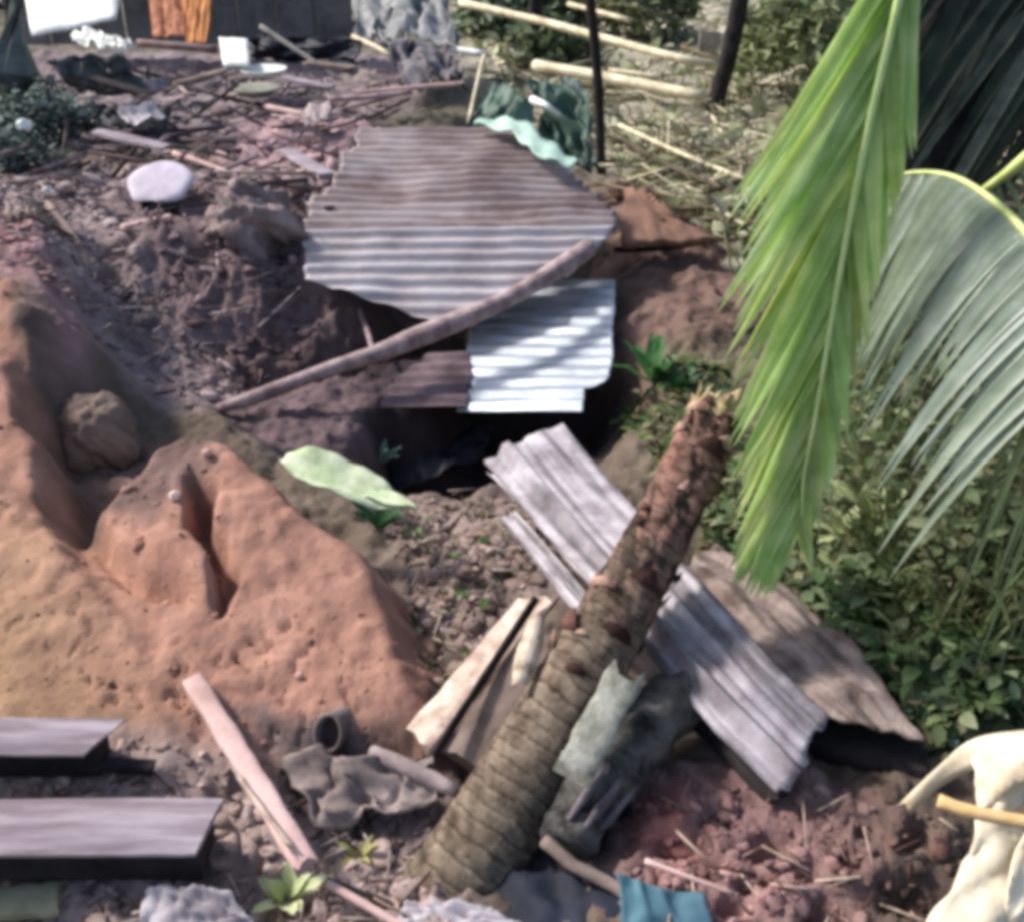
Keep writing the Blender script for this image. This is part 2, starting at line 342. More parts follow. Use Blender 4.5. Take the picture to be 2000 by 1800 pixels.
def rocktpl(k):
    V, F_ = ico(2); g_ = np.random.default_rng(k); V = V.copy()
    for _ in range(7):                                   # chop flat facets
        n = g_.normal(0, 1, 3); n /= np.linalg.norm(n); h = g_.uniform(.45, .8); d = V@n; V = V-np.clip(d-h, 0, None)[:, None]*n
    return V+.05*g_.normal(0, 1, V.shape), F_
RT = [rocktpl(k) for k in range(5)]
def clods(label, poly, n, s0, s1, cols, z=0., name='soil_clods', cat='clods', T=None, jit=0.):
    p = pts_in(poly, n, z); s = s0*(s1/s0)**(rng.random(n)**2.6); sc = s[:, None]*np.stack([rng.uniform(.6, 1.5, n), rng.uniform(.6, 1.2, n), rng.uniform(.35, .8, n)], 1); p[:, 2] -= s*.08
    c = gcol(p[:, 0], p[:, 1])*np.clip(1+.22*rng.normal(0, 1, (n, 1)), .5, 1.6); m = rng.random(n) < .2; c[m] = .5*c[m]+.5*pal(cols, n)[m]
    Vs, Fs, Cs, o = [], [], [], 0; rr = rand_rot(n, .35)
    for k, (TV, TF) in enumerate(RT):
        q = np.arange(n)[k::5]; V = np.einsum('nij,nkj->nki', rr[q], TV[None]*sc[q][:, None, :])+p[q][:, None]
        Vs.append(V.reshape(-1, 3)); Fs.append((TF[None]+np.arange(len(q))[:, None, None]*len(TV)).reshape(-1, 3)+o); o += len(q)*len(TV); Cs.append(np.repeat(c[q], len(TV), 0))
    tag(npmesh(name, np.concatenate(Vs), np.concatenate(Fs), np.concatenate(Cs), M_CLOD, 'stuff'), label, cat)
LEAF = np.array([[0, 0, 0], [-.28, .35, .05], [0, .4, -.02], [.28, .35, .05], [-.24, .7, .02], [0, .75, -.05], [.24, .7, .02], [0, 1.05, -.16]]); LEAFF = np.array([[0, 2, 1, 1], [0, 3, 2, 2]])
LEAFF = np.array([[0, 2, 1], [0, 3, 2], [1, 2, 5], [1, 5, 4], [2, 3, 6], [2, 6, 5], [4, 5, 7], [5, 6, 7]])
def leaves(label, poly, n, s0, s1, cols, z=0., h=.1, name='ground_cover', cat='plants', tilt=.8, narrow=1.):
    p = pts_in(poly, n, z); s = rng.uniform(s0, s1, n); p[:, 2] += rng.random(n)**1.5*h+.005
    merge(name, LEAF*[narrow, 1, 1], LEAFF, p, rand_rot(n, tilt), s[:, None]*np.ones((n, 3)), pal(cols, n, .22), M_LEAFV, label, cat)
GR = np.array([[-.5, 0, 0], [.5, 0, 0], [-.42, .06, .4], [.42, .06, .4], [-.25, .22, .75], [.25, .22, .75], [0, .5, 1]]); GRF = np.array([[0, 1, 3], [0, 3, 2], [2, 3, 5], [2, 5, 4], [4, 5, 6]])
def grass(label, poly, n, w_, h0, h1, cols, z=0., name='grass'):
    p = pts_in(poly, n, z); p[:, 2] -= .01; s = rng.uniform(h0, h1, n)
    merge(name, GR, GRF, p, rand_rot(n, .28), np.stack([np.full(n, w_)*rng.uniform(.5, 1.4, n), s*1.1, s], 1), pal(cols, n, .2), M_LEAFV, label, 'grass')
TW = np.array([[0, .5, .87], [0, .5, -.87], [0, -1, 0], [1, .5, .87], [1, .5, -.87], [1, -1, 0]], float); TW[:, 0] -= .5
TWF = np.array([[0, 1, 4], [0, 4, 3], [1, 2, 5], [1, 5, 4], [2, 0, 3], [2, 3, 5], [0, 2, 1], [3, 4, 5]])
def twigs(label, poly, n, l0, l1, r, cols, z=0., lift=.02, name='twig_litter', tilt=.25):
    p = pts_in(poly, n, z); L = rng.uniform(l0, l1, n); p[:, 2] += lift*rng.random(n)+.004
    a = rng.random(n)*6.283; t = rng.normal(0, tilt, n); Rm = np.zeros((n, 3, 3))
    Rm[:, 0, 0] = np.cos(a)*np.cos(t); Rm[:, 1, 0] = np.sin(a)*np.cos(t); Rm[:, 2, 0] = np.sin(t)
    Rm[:, 0, 1] = -np.sin(a); Rm[:, 1, 1] = np.cos(a); Rm[:, 0, 2] = -np.cos(a)*np.sin(t); Rm[:, 1, 2] = -np.sin(a)*np.sin(t); Rm[:, 2, 2] = np.cos(t)
    rr = r*rng.uniform(.5, 1.6, n); merge(name, TW, TWF, p, Rm, np.stack([L, rr, rr], 1), pal(cols, n), M_CLOD, label, 'litter')
GREY = [(150, 138, 140), (120, 104, 108), (176, 162, 166), (104, 86, 88)]
REDS = [(190, 140, 118), (172, 120, 102), (206, 158, 138)]
BRN = [(150, 126, 116), (118, 96, 86), (180, 160, 148), (96, 78, 70)]
GRN = [(98, 128, 66), (72, 104, 52), (132, 150, 96), (60, 84, 44), (120, 120, 70)]

P_MID = [(770,900),(1010,880),(1180,1130),(980,1220),(860,1460),(800,1250),(780,1080)]
P_RR = [(1240,1490),(1560,1520),(1800,1550),(1900,1640),(1880,1850),(1250,1850),(1210,1640)]
P_GB = [(-50,380),(600,440),(700,600),(430,790),(120,780),(-50,600)]
P_UL = [(-50,90),(900,90),(700,240),(640,430),(-50,400)]
P_RED = [(-50,620),(90,800),(300,1150),(830,1150),(850,1450),(-50,1520)]
P_BL = [(-50,1500),(900,1480),(900,1850),(-50,1850)]
P_GREEN = [(1380,930),(1640,880),(2050,850),(2050,1420),(1830,1440),(1620,1220),(1380,1060)]
P_UR = [(900,0),(2050,0),(2050,360),(1430,560),(1200,340),(950,180)]
clods('grey brown clods of mud on the slumped bank below the debris', P_GB, 1500, .01, .07, GREY)
clods('crumbled grey soil and rubble around the house debris', P_UL, 1700, .015, .12, GREY+[(190, 160, 160)], .4)
clods('small red crumbs of earth on the red slope', P_RED, 1500, .002, .014, REDS, .3)
clods('grey and pink rubble between the boards in the foreground', P_BL, 1800, .004, .045, BRN+[(200, 178, 172)], .05)
clods('brown red churned soil lumps beside the teal cloth', P_RR, 1500, .004, .04, [(150, 104, 98), (124, 84, 78), (174, 132, 124), (96, 66, 60)], .1)
clods('loose brown rubble between the red mound and the tin strip', P_MID, 1500, .006, .06, BRN, -.1)
clods('clods lodged in the crack of the red slope', [(130,780),(420,800),(470,960),(420,1180),(300,1160),(150,950)], 120, .006, .04, REDS+BRN, .3)
twigs('dry twigs and roots strewn over the brown rubble', P_MID, 170, .05, .2, .004, BRN+[(200, 186, 170)], -.1, .08)
twigs('broken sticks littering the ground near the house debris', P_UL, 200, .2, .9, .014, GREY+[(210, 190, 180), (70, 60, 60)], .4, .15)
twigs('roots and straw stuck in the grey bank', P_GB, 420, .08, .45, .006, GREY+[(80, 60, 60)], 0, .05)
twigs('twigs and straw on the churned soil at lower right', P_RR, 50, .04, .2, .004, [(190, 160, 150), (100, 72, 66), (220, 200, 180)], .1, .05)
twigs('thin straw between the foreground boards', P_BL, 140, .04, .2, .004, BRN+[(214, 200, 190)], .05, .04)
twigs('fallen poles and stalks on the far garden ground', P_UR, 700, .3, 1.6, .014, [(204, 194, 164), (150, 136, 110), (226, 218, 188), (120, 108, 86)], 0, .12)
leaves('low green weeds beyond the dusty tin sheet', P_GREEN, 5200, .04, .10, [(136, 148, 104), (112, 130, 86), (158, 162, 126), (100, 114, 76), (156, 148, 114)], .1, .16)
leaves('dense leafy weeds against the dusty tin sheet', [(1560,1180),(1700,1150),(2050,1180),(2050,1420),(1850,1430),(1750,1350)], 2600, .04, .11, [(122, 142, 96), (94, 118, 74), (150, 164, 124), (76, 98, 60)], .1, .2)
leaves('green leaf litter on the far garden ground', P_UR, 2000, .08, .26, [(176, 178, 138), (196, 196, 160), (146, 152, 110), (210, 204, 176)], 0, .18)  # far leaf colours lightened to imitate haze
leaves('few small leaves in the brown rubble', P_MID, 160, .03, .07, GRN+[(170, 150, 120)], -.1, .03)
leaves('small weeds on the brown soil behind the bright frond', [(1200,780),(1420,760),(1440,1040),(1300,1000)], 700, .03, .09, GRN+[(150, 140, 110)], -.1, .08)
grass('tall olive grass on the right bank', [(1660,560),(2100,450),(2100,1330),(1800,1260),(1680,1080)], 9000, .018, .16, .5, [(118, 134, 86), (98, 116, 70), (140, 148, 104), (136, 130, 96)], .2)
leaves('small soft leaves of the olive undergrowth on the right bank', [(1640,640),(2100,560),(2100,1300),(1800,1240),(1660,1060)], 5200, .04, .10, [(118, 132, 90), (98, 114, 74), (138, 146, 108), (124, 120, 88)], .2, .5, tilt=.6, name='undergrowth')
grass('grass tufts on the far garden ground', P_UR, 1500, .03, .10, .3, [(160, 164, 122), (178, 178, 140), (134, 140, 98)], 0)

# ------------------------------------------------------------------ corrugated sheets
def plane_pt(px, py, plane):
    p0, n = plane; a = Vector(ray(px, py)); c = Vector((0, 0, CZ)); return c+a*((p0-c).dot(n)/a.dot(n))
def sheet(name, label, rows, za, zb, m, pitch=.076, amp=.011, roll=0., sag=.02, cat='metal sheet', nu=60, tears=.006, group=None):
    """rows: (py, x_left, x_right) outline, top to bottom; za/zb heights of its back and front edge"""
    a = Z((rows[0][1]+rows[0][2])/2, rows[0][0], za); b = Z((rows[-1][1]+rows[-1][2])/2, rows[-1][0], zb)
    fwd = Vector((0, b.y-a.y, b.z-a.z)).normalized(); ex = Vector((1, 0, roll)).normalized(); n = ex.cross(fwd).normalized(); n = n if n.z > 0 else -n
    plane = (b, n); ln = abs((a-b).dot(fwd)); nv = max(24, int(ln/pitch*8)); G = []
    pys = [r[0] for r in rows]; sd = random.random()*50
    lo = plane_pt(1000, pys[0], plane); hi = plane_pt(1000, pys[-1], plane)
    for i in range(nv+1):
        # even steps in real distance
        t = i/nv; q = lo.lerp(hi, t); rel = q-Vector((0, 0, CZ)); v = (rel.y*sn+rel.z*cs)/(rel.y*cs-rel.z*sn); py = 900-v*FPX
        xl = np.interp(py, pys, [r[1] for r in rows])+tears*300*float(fbm(np.array(t*9+sd), np.array(1.), 3)); xr = np.interp(py, pys, [r[2] for r in rows])+tears*300*float(fbm(np.array(t*9+sd), np.array(7.), 3))
        r = []
        for j in range(nu+1):
            p = plane_pt(xl+(xr-xl)*j/nu, py, plane)
            wv = math.sin(2*math.pi*(t*ln)/pitch+.6*float(fbm(np.array(p.x*.8+sd), np.array(t), 2)))
            dn = float(fbm(np.array(p.x*1.3+sd), np.array(p.y*1.3), 3))
            r.append(p+n*(wv*amp*(1+.5*dn)+sag*dn))
        G.append(r)
    o = MB().grid(G).build(name, m, solid=.0025); tag(o, label, cat, group); return o
sheet('corrugated_sheet', 'rusty mauve corrugated roofing sheet, the uppermost of the three stacked beside the fallen pole', [(246,705,1000),(300,675,1075),(350,655,1130),(400,600,1190),(446,592,1207)], .82, .52, M_RUST, amp=.021, sag=.05, pitch=.112, tears=.05)
sheet('corrugated_sheet', 'pale dusty corrugated sheet sloping forward below the rusty one', [(444,590,1204),(470,590,1190),(510,592,1140),(545,592,1100),(575,690,1030),(600,780,980),(632,862,900)], .53, .18, M_ZINC, amp=.018, sag=.05, pitch=.112, tears=.04)
sheet('corrugated_sheet', 'shiny silver corrugated sheet under the end of the fallen pole', [(548,1040,1200),(600,950,1200),(650,915,1198),(700,912,1196),(746,905,1186),(758,900,1142),(802,890,1140)], .13, -.04, M_SHINY, amp=.011, sag=.02, roll=.16, pitch=.125, tears=.015)
mA = [Z(925,248,.84), Z(1000,266,.85), Z(1040,306,.82), Z(1112,336,.76)]; mB = [Z(955,238,.87), Z(1020,240,.88), Z(1080,288,.84), Z(1130,326,.78)]
def lerpl(P, t):
    t *= len(P)-1; k = min(int(t), len(P)-2); return P[k].lerp(P[k+1], t-k)
sheet('corrugated_sheet', 'mud covered dark left end of the lowest corrugated sheet under the fallen pole', [(690,840,915),(740,770,925),(800,735,905)], .0, -.06, mat('muddy_sheet', (132, 112, 116), (84, 68, 72), .85, 0, 5, .5), amp=.015, sag=.03, pitch=.125, tears=.03)
MB().grid([[lerpl(mA, a/18).lerp(lerpl(mB, a/18), b/4)+Vector((0, 0, .02*math.sin(a*1.3+b)+.03)) for b in range(5)] for a in range(19)]).build('plastic_strip', M_MINT, solid=.006)
tag(bpy.data.objects['plastic_strip'], 'pale mint green plastic strip folded over the far corner of the rusty sheet', 'plastic strip')

# earth and straw caked on the shiny sheet's left end
# ------------------------------------------------------------------ fallen pole over the sheets
pp = [(425,800,-.02),(520,768,.05),(640,722,.13),(760,682,.2),(880,632,.28),(980,590,.36),(1060,545,.42),(1150,485,.5)]
t_ = MB(); pts = [Z(*p) for p in pp]
P2 = []
for a, b in zip(pts[:-1], pts[1:]): P2 += [a.lerp(b, k/3) for k in range(3)]
P2.append(pts[-1])
t_.tube(P2, [.028+.028*min(1, i/9)+.02*math.sin(i*.7)*.3 for i in range(len(P2))], 14, wob=.05)
tag(t_.build('fallen_pole', mat('dusty_bark', (188, 166, 164), (128, 104, 104), .9, 0, 9, .5)), 'long dusty fallen pole lying diagonally across the corrugated sheets', 'pole')

# dark plastic in the pit, its near-black standing for the shadow there
def cloth(name, label, cat, TL, TR, BR, BL, m, n=26, amp=.05, fr=4., th=.004, parent=None, k2=0.):
    c = [p if isinstance(p, Vector) else Z(*p) for p in (TL, TR, BR, BL)]; s = random.random()*90; G = []
    nn = (c[1]-c[0]).cross(c[3]-c[0]).normalized(); nn = nn if nn.z > 0 else -nn
    for i in range(n+1):
        r = []
        for j in range(n+1):
            u, v = j/n, i/n; p = (c[0]*(1-u)+c[1]*u)*(1-v)+(c[3]*(1-u)+c[2]*u)*v
            L = (c[1]-c[0]).length; q = np.array(u*fr*1.0+s), np.array(v*fr*.6+s)
            e = float(fbm(q[0], q[1], 4)); f = float(fbm(q[0]+20, q[1]+7, 3))
            r.append(p+nn*amp*(e+.8*(.5-abs(float(fbm(q[0]*1.6, q[1], 2))*2)))+Vector((f, e, 0))*amp*.9*(1 if k2 == 0 else k2))
        G.append(r)
    o = MB().grid(G).build(name, m, parent, solid=th)
    if not parent: tag(o, label, cat)
    return o
cloth('shade_plastic', 'dark navy plastic sheet put in as the shadow in the pit below the shiny roofing', 'plastic sheet', (755,812,-.35),(965,818,-.3),(950,890,-.45),(770,960,-.5), M_DTARP_SHADE, amp=.05)
# ------------------------------------------------------------------ diagonal grey tin strip (folded roofing)
def strip(name, label, L, Rr, m, prof, cat, thick=.004, amp1=1., wav=0.):
    """L/Rr: lists of world points along the left and right edge; prof(u,v) height"""
    n = 46; G = []
    for i in range(n+1):
        t = i/n*(len(L)-1); k = min(int(t), len(L)-2); f = t-k
        a = L[k].lerp(L[k+1], f); b = Rr[k].lerp(Rr[k+1], f); G.append((a, b))
    rows = []; sc_ = []; sd2 = random.random()*40
    for i, (a, b) in enumerate(G):
        j = min(i, n-1); t = (G[j+1][0]-G[j][0]).normalized(); nn = (b-a).cross(t).normalized(); nn = nn if nn.z > 0 else -nn
        r = []
        for q in range(41):
            u = q/40; r.append(a.lerp(b, u)+nn*(prof(u, i/n)+wav*float(fbm(np.array(i*.14), np.array(u*2.), 3)))+t*(.03*float(fbm(np.array(u*7), np.array(3.), 3)) if i in (0, n) else 0)); g_ = float(np.clip(.86+.9*fbm(np.array(u*13+sd2), np.array(i*.07), 4, .6)+.35*fbm(np.array(u*3+sd2), np.array(i*.25), 3), .3, 1.1)); sc_.append((g_, g_*.985, g_*.985))
        rows.append(r)
    o = MB().grid(rows, sc_).build(name, m, solid=thick, auto=40); return tag(o, label, cat)
def prof1(u, v):
    z = 0
    if u < .16: z = -.05+u*.1
    elif u < .22: z = -.034+(u-.16)/.06*.05
    elif u < .30: z = .016
    elif u < .34: z = .016-(u-.30)/.04*.03
    else: z = -.014+.012*(u-.34)
    k = max(0, min(1, (v-.35)/.25)); 
    return z+k*.008*math.sin(u*34)+.006*math.sin(v*9+u*3)
strip('roofing_strip', 'long grey folded tin strip passing diagonally behind the palm trunk', [Z(945,885,.30),Z(1050,1010,.32),Z(1160,1120,.34),Z(1280,1275,.33),Z(1400,1410,.30),Z(1535,1545,.22)],
      [Z(1100,826,.34),Z(1190,930,.36),Z(1290,1050,.38),Z(1400,1170,.38),Z(1510,1290,.35),Z(1622,1395,.28)], M_GREY, prof1, 'roofing strip', wav=.012)
strip('tin_flashing', 'narrow bent tin flashing beneath the upper end of the grey folded strip', [Z(975,1010,.08),Z(1040,1090,.10),Z(1110,1180,.1),Z(1190,1260,.1)], [Z(1010,1000,.16),Z(1085,1085,.18),Z(1150,1160,.18),Z(1220,1230,.18)], M_GREY, lambda u, v: .01*math.sin(u*9), 'flashing', wav=.01)
strip('tin_flashing', 'pale doubled edge strip along the left side of the grey folded strip', [Z(955,925,.2),Z(1040,1010,.2),Z(1120,1110,.2),Z(1190,1180,.2)], [Z(990,925,.27),Z(1075,1010,.27),Z(1150,1100,.27),Z(1215,1170,.27)], M_ZINC, lambda u, v: .012*math.sin(u*7), 'flashing', wav=.008)
def prof2(u, v): return .005*math.sin(u*17+v)+.02*math.sin(v*6)*u+.03*float(fbm(np.array(u*3.), np.array(v*5.), 4, .6))
strip('asbestos_sheet', 'dusty pinkish brown roofing sheet lying right of the grey folded strip', [Z(1300,1120,.12),Z(1400,1240,.16),Z(1500,1330,.2),Z(1610,1400,.2)], [Z(1400,1060,.1),Z(1560,1160,.16),Z(1700,1290,.2),Z(1810,1440,.2)], M_DUSTY, prof2, 'roofing sheet', thick=.012, wav=.03)
t_ = MB()
t_.board(Z(1500,1400,.06), Z(1800,1470,.08), .16, .06, jit=.1, endcut=.04)
tag(t_.build('shade_beam', M_DARKW_SHADE, auto=50), 'dark timber put in as the shadow under the near end of the dusty brown roofing sheet', 'beam')  # dark board added where the sheet's shadow falls
t_ = MB(); t_.board(Z(1235,1262,.16), Z(1530,1550,.14), .07, .05, jit=.06)
tag(t_.build('shade_beam', M_DARKW_SHADE, auto=50), 'long dark batten put in as the shade along the lower edge of the grey folded strip', 'beam')  # dark strip added for the shade below the folded edge

# ------------------------------------------------------------------ leaning palm trunk
bz = A(870, 1730, -.12); base = Z(862, 1790, -.14); top = D(1410, 785, 4.1)
pr = root('leaning_palm', ground(base), 'leaning ringed palm trunk with a broken top, crossing in front of the grey tin strip', 'palm trunk')
NA, NB = 240, 56; G = []; cc = []
axis = (top-base); L_ = axis.length; T_ = axis.normalized(); a_ = T_.cross(Vector((0, 0, 1))).normalized(); b_ = a_.cross(T_).normalized()
for i in range(NA+1):
    t = i/NA; c = base+axis*t+a_*(.035*math.sin(math.pi*t))+Vector((0, 0, .02*math.sin(t*5)))
    r0 = .142-.012*t-.024*sstep(.3, .8, np.array(t)) + .05*math.exp(-t*9); row = []
    for j in range(NB):
        th = 2*math.pi*j/NB; cx, sy = math.cos(th), math.sin(th)
        ring = t*38+1.2*float(fbm(np.array(t*6.), np.array(2.), 2))+.5*math.sin(th+1)+.55*float(fbm(np.array(cx*1.5+5), np.array(sy*1.5+t*3), 3)); saw = ring % 1.
        up_ = float(sstep(.36, .8, np.array(t+.3*float(fbm(np.array(cx*2+t*8), np.array(sy*2+4.), 3))))); no = float(fbm(np.array(cx*4+t*30), np.array(sy*4+t*14), 4, .6))
        r = r0*(1+.014*saw*(1-.3*up_)+.03*no*(1+4*up_)-.012*(saw < .1))
        if i == NA: r *= .75+.5*no
        row.append(c+(a_*cx+b_*sy)*r+(T_*(.05*no+.03*cx) if i > NA-2 else Vector()))
        lowc = np.array(lin((138, 122, 104))); upc = np.array(lin((150, 106, 94))); k = up_*(.6+.7*no)
        col = lowc*(1-np.clip(k, 0, 1))+upc*np.clip(k, 0, 1); col = col*(1-.6*(saw < .15)+.2*(saw > .8)*(1-up_)); col = col*(1-.75*up_*(no < -.18)) *(1+.5*no)
        if t > .95: col = np.array(lin((206, 184, 140)))*(1+.5*no)
        cc.append(tuple(np.clip(col, .01, .8)))
    G.append(row)
mb = MB(); mb.grid(G, cc, close=True); ctr = len(mb.v); mb.v.append(tuple(top-T_*.04)); mb.c.append(lin((190, 160, 110)))
for j in range(NB): mb.f.append((NA*NB+j, NA*NB+(j+1) % NB, ctr))
mb.build('trunk', M_BARK, pr)
def tr_pt(t, th, off=0.):
    i = int(t*NA); p = G[i][int(th/(2*math.pi)*NB) % NB]; c = sum((Vector(q) for q in G[i]), Vector())/NB; return p+(p-c).normalized()*off, (p-c).normalized()
for k in range(60):
    t = random.uniform(.36, .97); th = random.uniform(0, 6.28); p, n = tr_pt(t, th, .002); s = random.uniform(.02, .06)
    side = T_.cross(n); tip = p+T_*s*random.uniform(.6, 1.3)+n*s*random.uniform(.05, .35)
    w2 = s*random.uniform(.5, 1.3)
    col = random.choice([(196, 156, 138), (140, 96, 84), (206, 172, 148), (84, 56, 50), (120, 84, 72)])
    mb = MB(); mb.grid([[p-side*w2, p+n*.004, p+side*w2], [p-side*w2*.8+T_*s*.5+n*s*.1, p+T_*s*.5+n*s*.25, p+side*w2*.7+T_*s*.5+n*s*.1], [tip-side*w2*.3, tip, tip+side*w2*.25]], lin(col))
    mb.build('bark_flake', M_BARK, pr, solid=.004)
for k in range(16):
    th = k/16*6.28; p, n = tr_pt(.985, th, -.01); l = random.uniform(.02, .07); mb = MB()
    mb.tube([p-T_*.02, p+T_*l*.5+n*.01, p+T_*l+n*random.uniform(-.02, .03)], [.012, .008, .002], 6, lin(random.choice([(214, 196, 148), (180, 150, 104), (226, 214, 176)])))
    mb.build('broken_fibre', M_BARK, pr)
# split pale husk hanging from the middle of the trunk
mb = MB()
q0 = D(1050,1200,3.72); q1 = D(1015,1330,3.55)
mb.grid([[q0.lerp(q1, i/6)+Vector((.022*(j-1)*(1+.8*math.sin(i/6*3.1)), 0, -.02*abs(j-1))) for j in range(3)] for i in range(7)], lin((232, 214, 190)))
mb.build('peeled_husk', M_BARK, pr, solid=.006)

# boards left of the trunk
def bboard(name, label, cat, p0, p1, wd, th, m, **k):
    o = MB().board(p0, p1, wd, th, **k).build(name, m, auto=45); return tag(o, label, cat)
bboard('split_board', 'pale freshly split board leaning on the red slope left of the trunk', 'board', Z(815,1440,.12), Z(1050,1165,.38), .14, .022, M_PALEW, jit=.08, side=(.8, -.3, .25), endcut=.03)
bboard('split_board', 'dull grey brown board tucked between the pale board and the trunk', 'board', Z(900,1480,.10), Z(1065,1240,.36), .15, .03, M_GREYW, jit=.06, side=(.8, -.3, .1))
bboard('split_board', 'narrow dark batten in the gap between the pale and grey boards', 'board', Z(838,1478,.16), Z(1040,1170,.42), .022, .03, M_DARKW_SHADE, jit=.1)

# gnarled log with pale patch, right of the trunk
lr = root('broken_log', A(1180, 1600), 'dark gnarled broken log propped under the grey tin strip right of the trunk', 'log')
def path(ps, k=4):
    P = [Z(*p) for p in ps]; o = []
    for a, b in zip(P[:-1], P[1:]): o += [a.lerp(b, i/k) for i in range(k)]
    return o+[P[-1]]
lp = path([(1105,1650,.10),(1140,1570,.13),(1195,1490,.17),(1275,1405,.2),(1365,1335,.2)], 6)
MB().tube(lp, [.085+.026*math.sin(i/len(lp)*3)+.008*math.sin(i*1.3) for i in range(len(lp))], 22, wob=.11).build('log_body', M_LOG, lr)
for k, (a, b, r) in enumerate([((1110,1600,.2),(1190,1490,.26),.012), ((1140,1620,.18),(1215,1520,.24),.014), ((1085,1600,.16),(1150,1510,.22),.012), ((1170,1620,.14),(1240,1540,.2),.012)]):
    MB().tube(path([a, b], 5), [r*.6, r, r*1.2, r, r*.7, r*.4], 8, wob=.2).build('splinter', mat('mauve_wood', (128, 116, 122), (82, 72, 78), .9), lr)
tag(MB().board(Z(1125,1500,.34), Z(1225,1310,.44), .12, .03, jit=.12, side=(.9, .3, 0), seg=10).build('pale_slab', mat('lichen_wood', (186, 184, 170), (120, 118, 106), .95, 0, 12, .8), auto=50), 'pale grey green slab of wood between the trunk and the dark log', 'wood slab')
bp = path([(1062,1640,.14),(1120,1690,.12),(1200,1730,.1),(1290,1790,.1)], 4)
tag(MB().tube(bp, .02, 10, wob=.06).build('bent_pipe', M_GREYW), 'grey stick running from the dark log down to the teal cloth', 'stick')
cloth('teal_cloth', 'teal blue cloth heaped at the bottom edge right of the trunk', 'cloth', (1190,1700,.2),(1370,1745,.16),(1400,1860,.1),(1230,1860,.1), M_TEAL, amp=.03, fr=2)
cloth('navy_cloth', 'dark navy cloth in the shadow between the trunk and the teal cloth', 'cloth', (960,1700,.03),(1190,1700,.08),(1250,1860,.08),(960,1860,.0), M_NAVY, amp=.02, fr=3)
cloth('shade_sheet', 'black sheet put in as the dark shade between the trunk foot and the gnarled log', 'plastic sheet', (1000,1600,.0),(1220,1580,.03),(1250,1720,.03),(980,1720,.0), M_DTARP_SHADE, amp=.05, fr=3)  # black sheet added to paint the void beside the trunk as shade
cloth('white_cloth', 'crumpled whitish cloth along the bottom edge before the trunk foot', 'cloth', (790,1765,.06),(960,1762,.1),(1080,1840,.06),(760,1840,.04), M_LCLOTH, amp=.025, fr=5)

# ------------------------------------------------------------------ foreground left boards
def beam(label, p0, p1, wd, tp, th, ec):
    r_ = root('grey_beam', ground(p0.lerp(p1, .5)), label, 'beam')
    MB().board(p0, p1, wd, tp, jit=.015, endcut=ec, warp=.004, seg=14).build('top_board', M_BOARD, r_, auto=45)
    dn = Vector((0, .03, -tp-.002)); MB().board(p0+dn, p1+dn-Vector((.03, 0, 0)), wd-.05, th, jit=.015, seg=6).build('shade_core', M_DARKW_SHADE, r_, auto=45)  # near-black inner board carries the front's shade in its colour
beam('short grey beam ending in a slanted cut at the left edge, upper of two', Z(-160,1436,.3), Z(205,1436,.29), .165, .010, .14, -.045)
beam('wide grey beam with a thick shaded front at the lower left, lower of two', Z(-200,1612,.24), Z(410,1612,.23), .215, .012, .16, -.02)
bboard('shadow_strip', 'thin dark strip laid as the shadow right of the upper grey beam', 'shadow strip', Z(120,1478,.20), Z(300,1490,.18), .05, .03, M_DARKW_SHADE)  # dark strip placed as the upper beam's shadow
bboard('pink_plank', 'slim dusty pink plank sticking out of the red slope beside the lower beam', 'plank', Z(378,1325,.24), Z(600,1685,.20), .072, .03, M_PINK, jit=.08, warp=.01, seg=16)
bboard('plank_splinter', 'narrow splinter of wood lying along the dusty pink plank', 'splinter', Z(455,1500,.26), Z(560,1640,.235), .014, .012, M_PALEW, jit=.2)
# pipe and cloths
dr = root('clay_pipe', A(645, 1440), 'short broken pipe with a black round opening at its near end', 'pipe')
c0 = Z(640,1432,.17); dirp = Vector((.12, .55, -.35)).normalized(); aa = dirp.cross(Vector((0, 0, 1))).normalized(); ab = aa.cross(dirp)
mb = MB(); G2 = []
for (dd, rr) in [(.30, .058), (.1, .058), (.0, .062), (-.004, .057), (.0, .048), (.1, .046), (.28, .044)]:
    G2.append([c0+dirp*dd+(aa*math.cos(k/20*6.283)*.85+ab*math.sin(k/20*6.283)*1.15)*rr for k in range(20)])
mb.grid(G2, close=True); mb.f.append(tuple(6*20+k for k in range(20))); mb.build('pipe_wall', mat('dirty_pipe', (150, 134, 130), (96, 82, 80), .9), dr)
cloth('grey_rag', 'grey crumpled rag draped before the black pipe opening', 'rag', (560,1470,.12),(830,1480,.16),(850,1580,.06),(610,1610,.04), M_GCLOTH, amp=.06, fr=4)
tag(MB().tube(path([(725,1465,.14),(800,1500,.13),(890,1545,.12)], 4), [.02, .024, .028, .026, .03, .03, .028, .024, .02], 10, wob=.08).build('short_branch', mat('mauve_branch', (178, 160, 156), (120, 104, 102), .9)), 'short smooth branch leaning against the lower trunk from the left', 'branch')
cloth('lilac_cloth', 'pale lilac grey cloth heap at the bottom edge below the lower beam', 'cloth', (290,1735,.12),(450,1740,.14),(560,1850,.06),(250,1850,.06), M_LCLOTH, amp=.03, fr=5)
bboard('green_board', 'flat pale greenish board in the bottom left corner', 'board', Z(-100,1765,.07), Z(120,1745,.07), .11, .03, mat('greenish_board', (158, 156, 132), (116, 116, 92), .85), jit=.08)
bboard('thin_rod', 'thin pale rod running out of the bottom edge left of the trunk foot', 'rod', Z(640,1720,.12), Z(830,1830,.10), .022, .014, M_PINK)
bboard('thin_rod', 'dark thin stick lying just right of the yellow green leaves', 'stick', Z(640,1715,.08), Z(760,1760,.06), .016, .012, M_DARKW_SHADE)

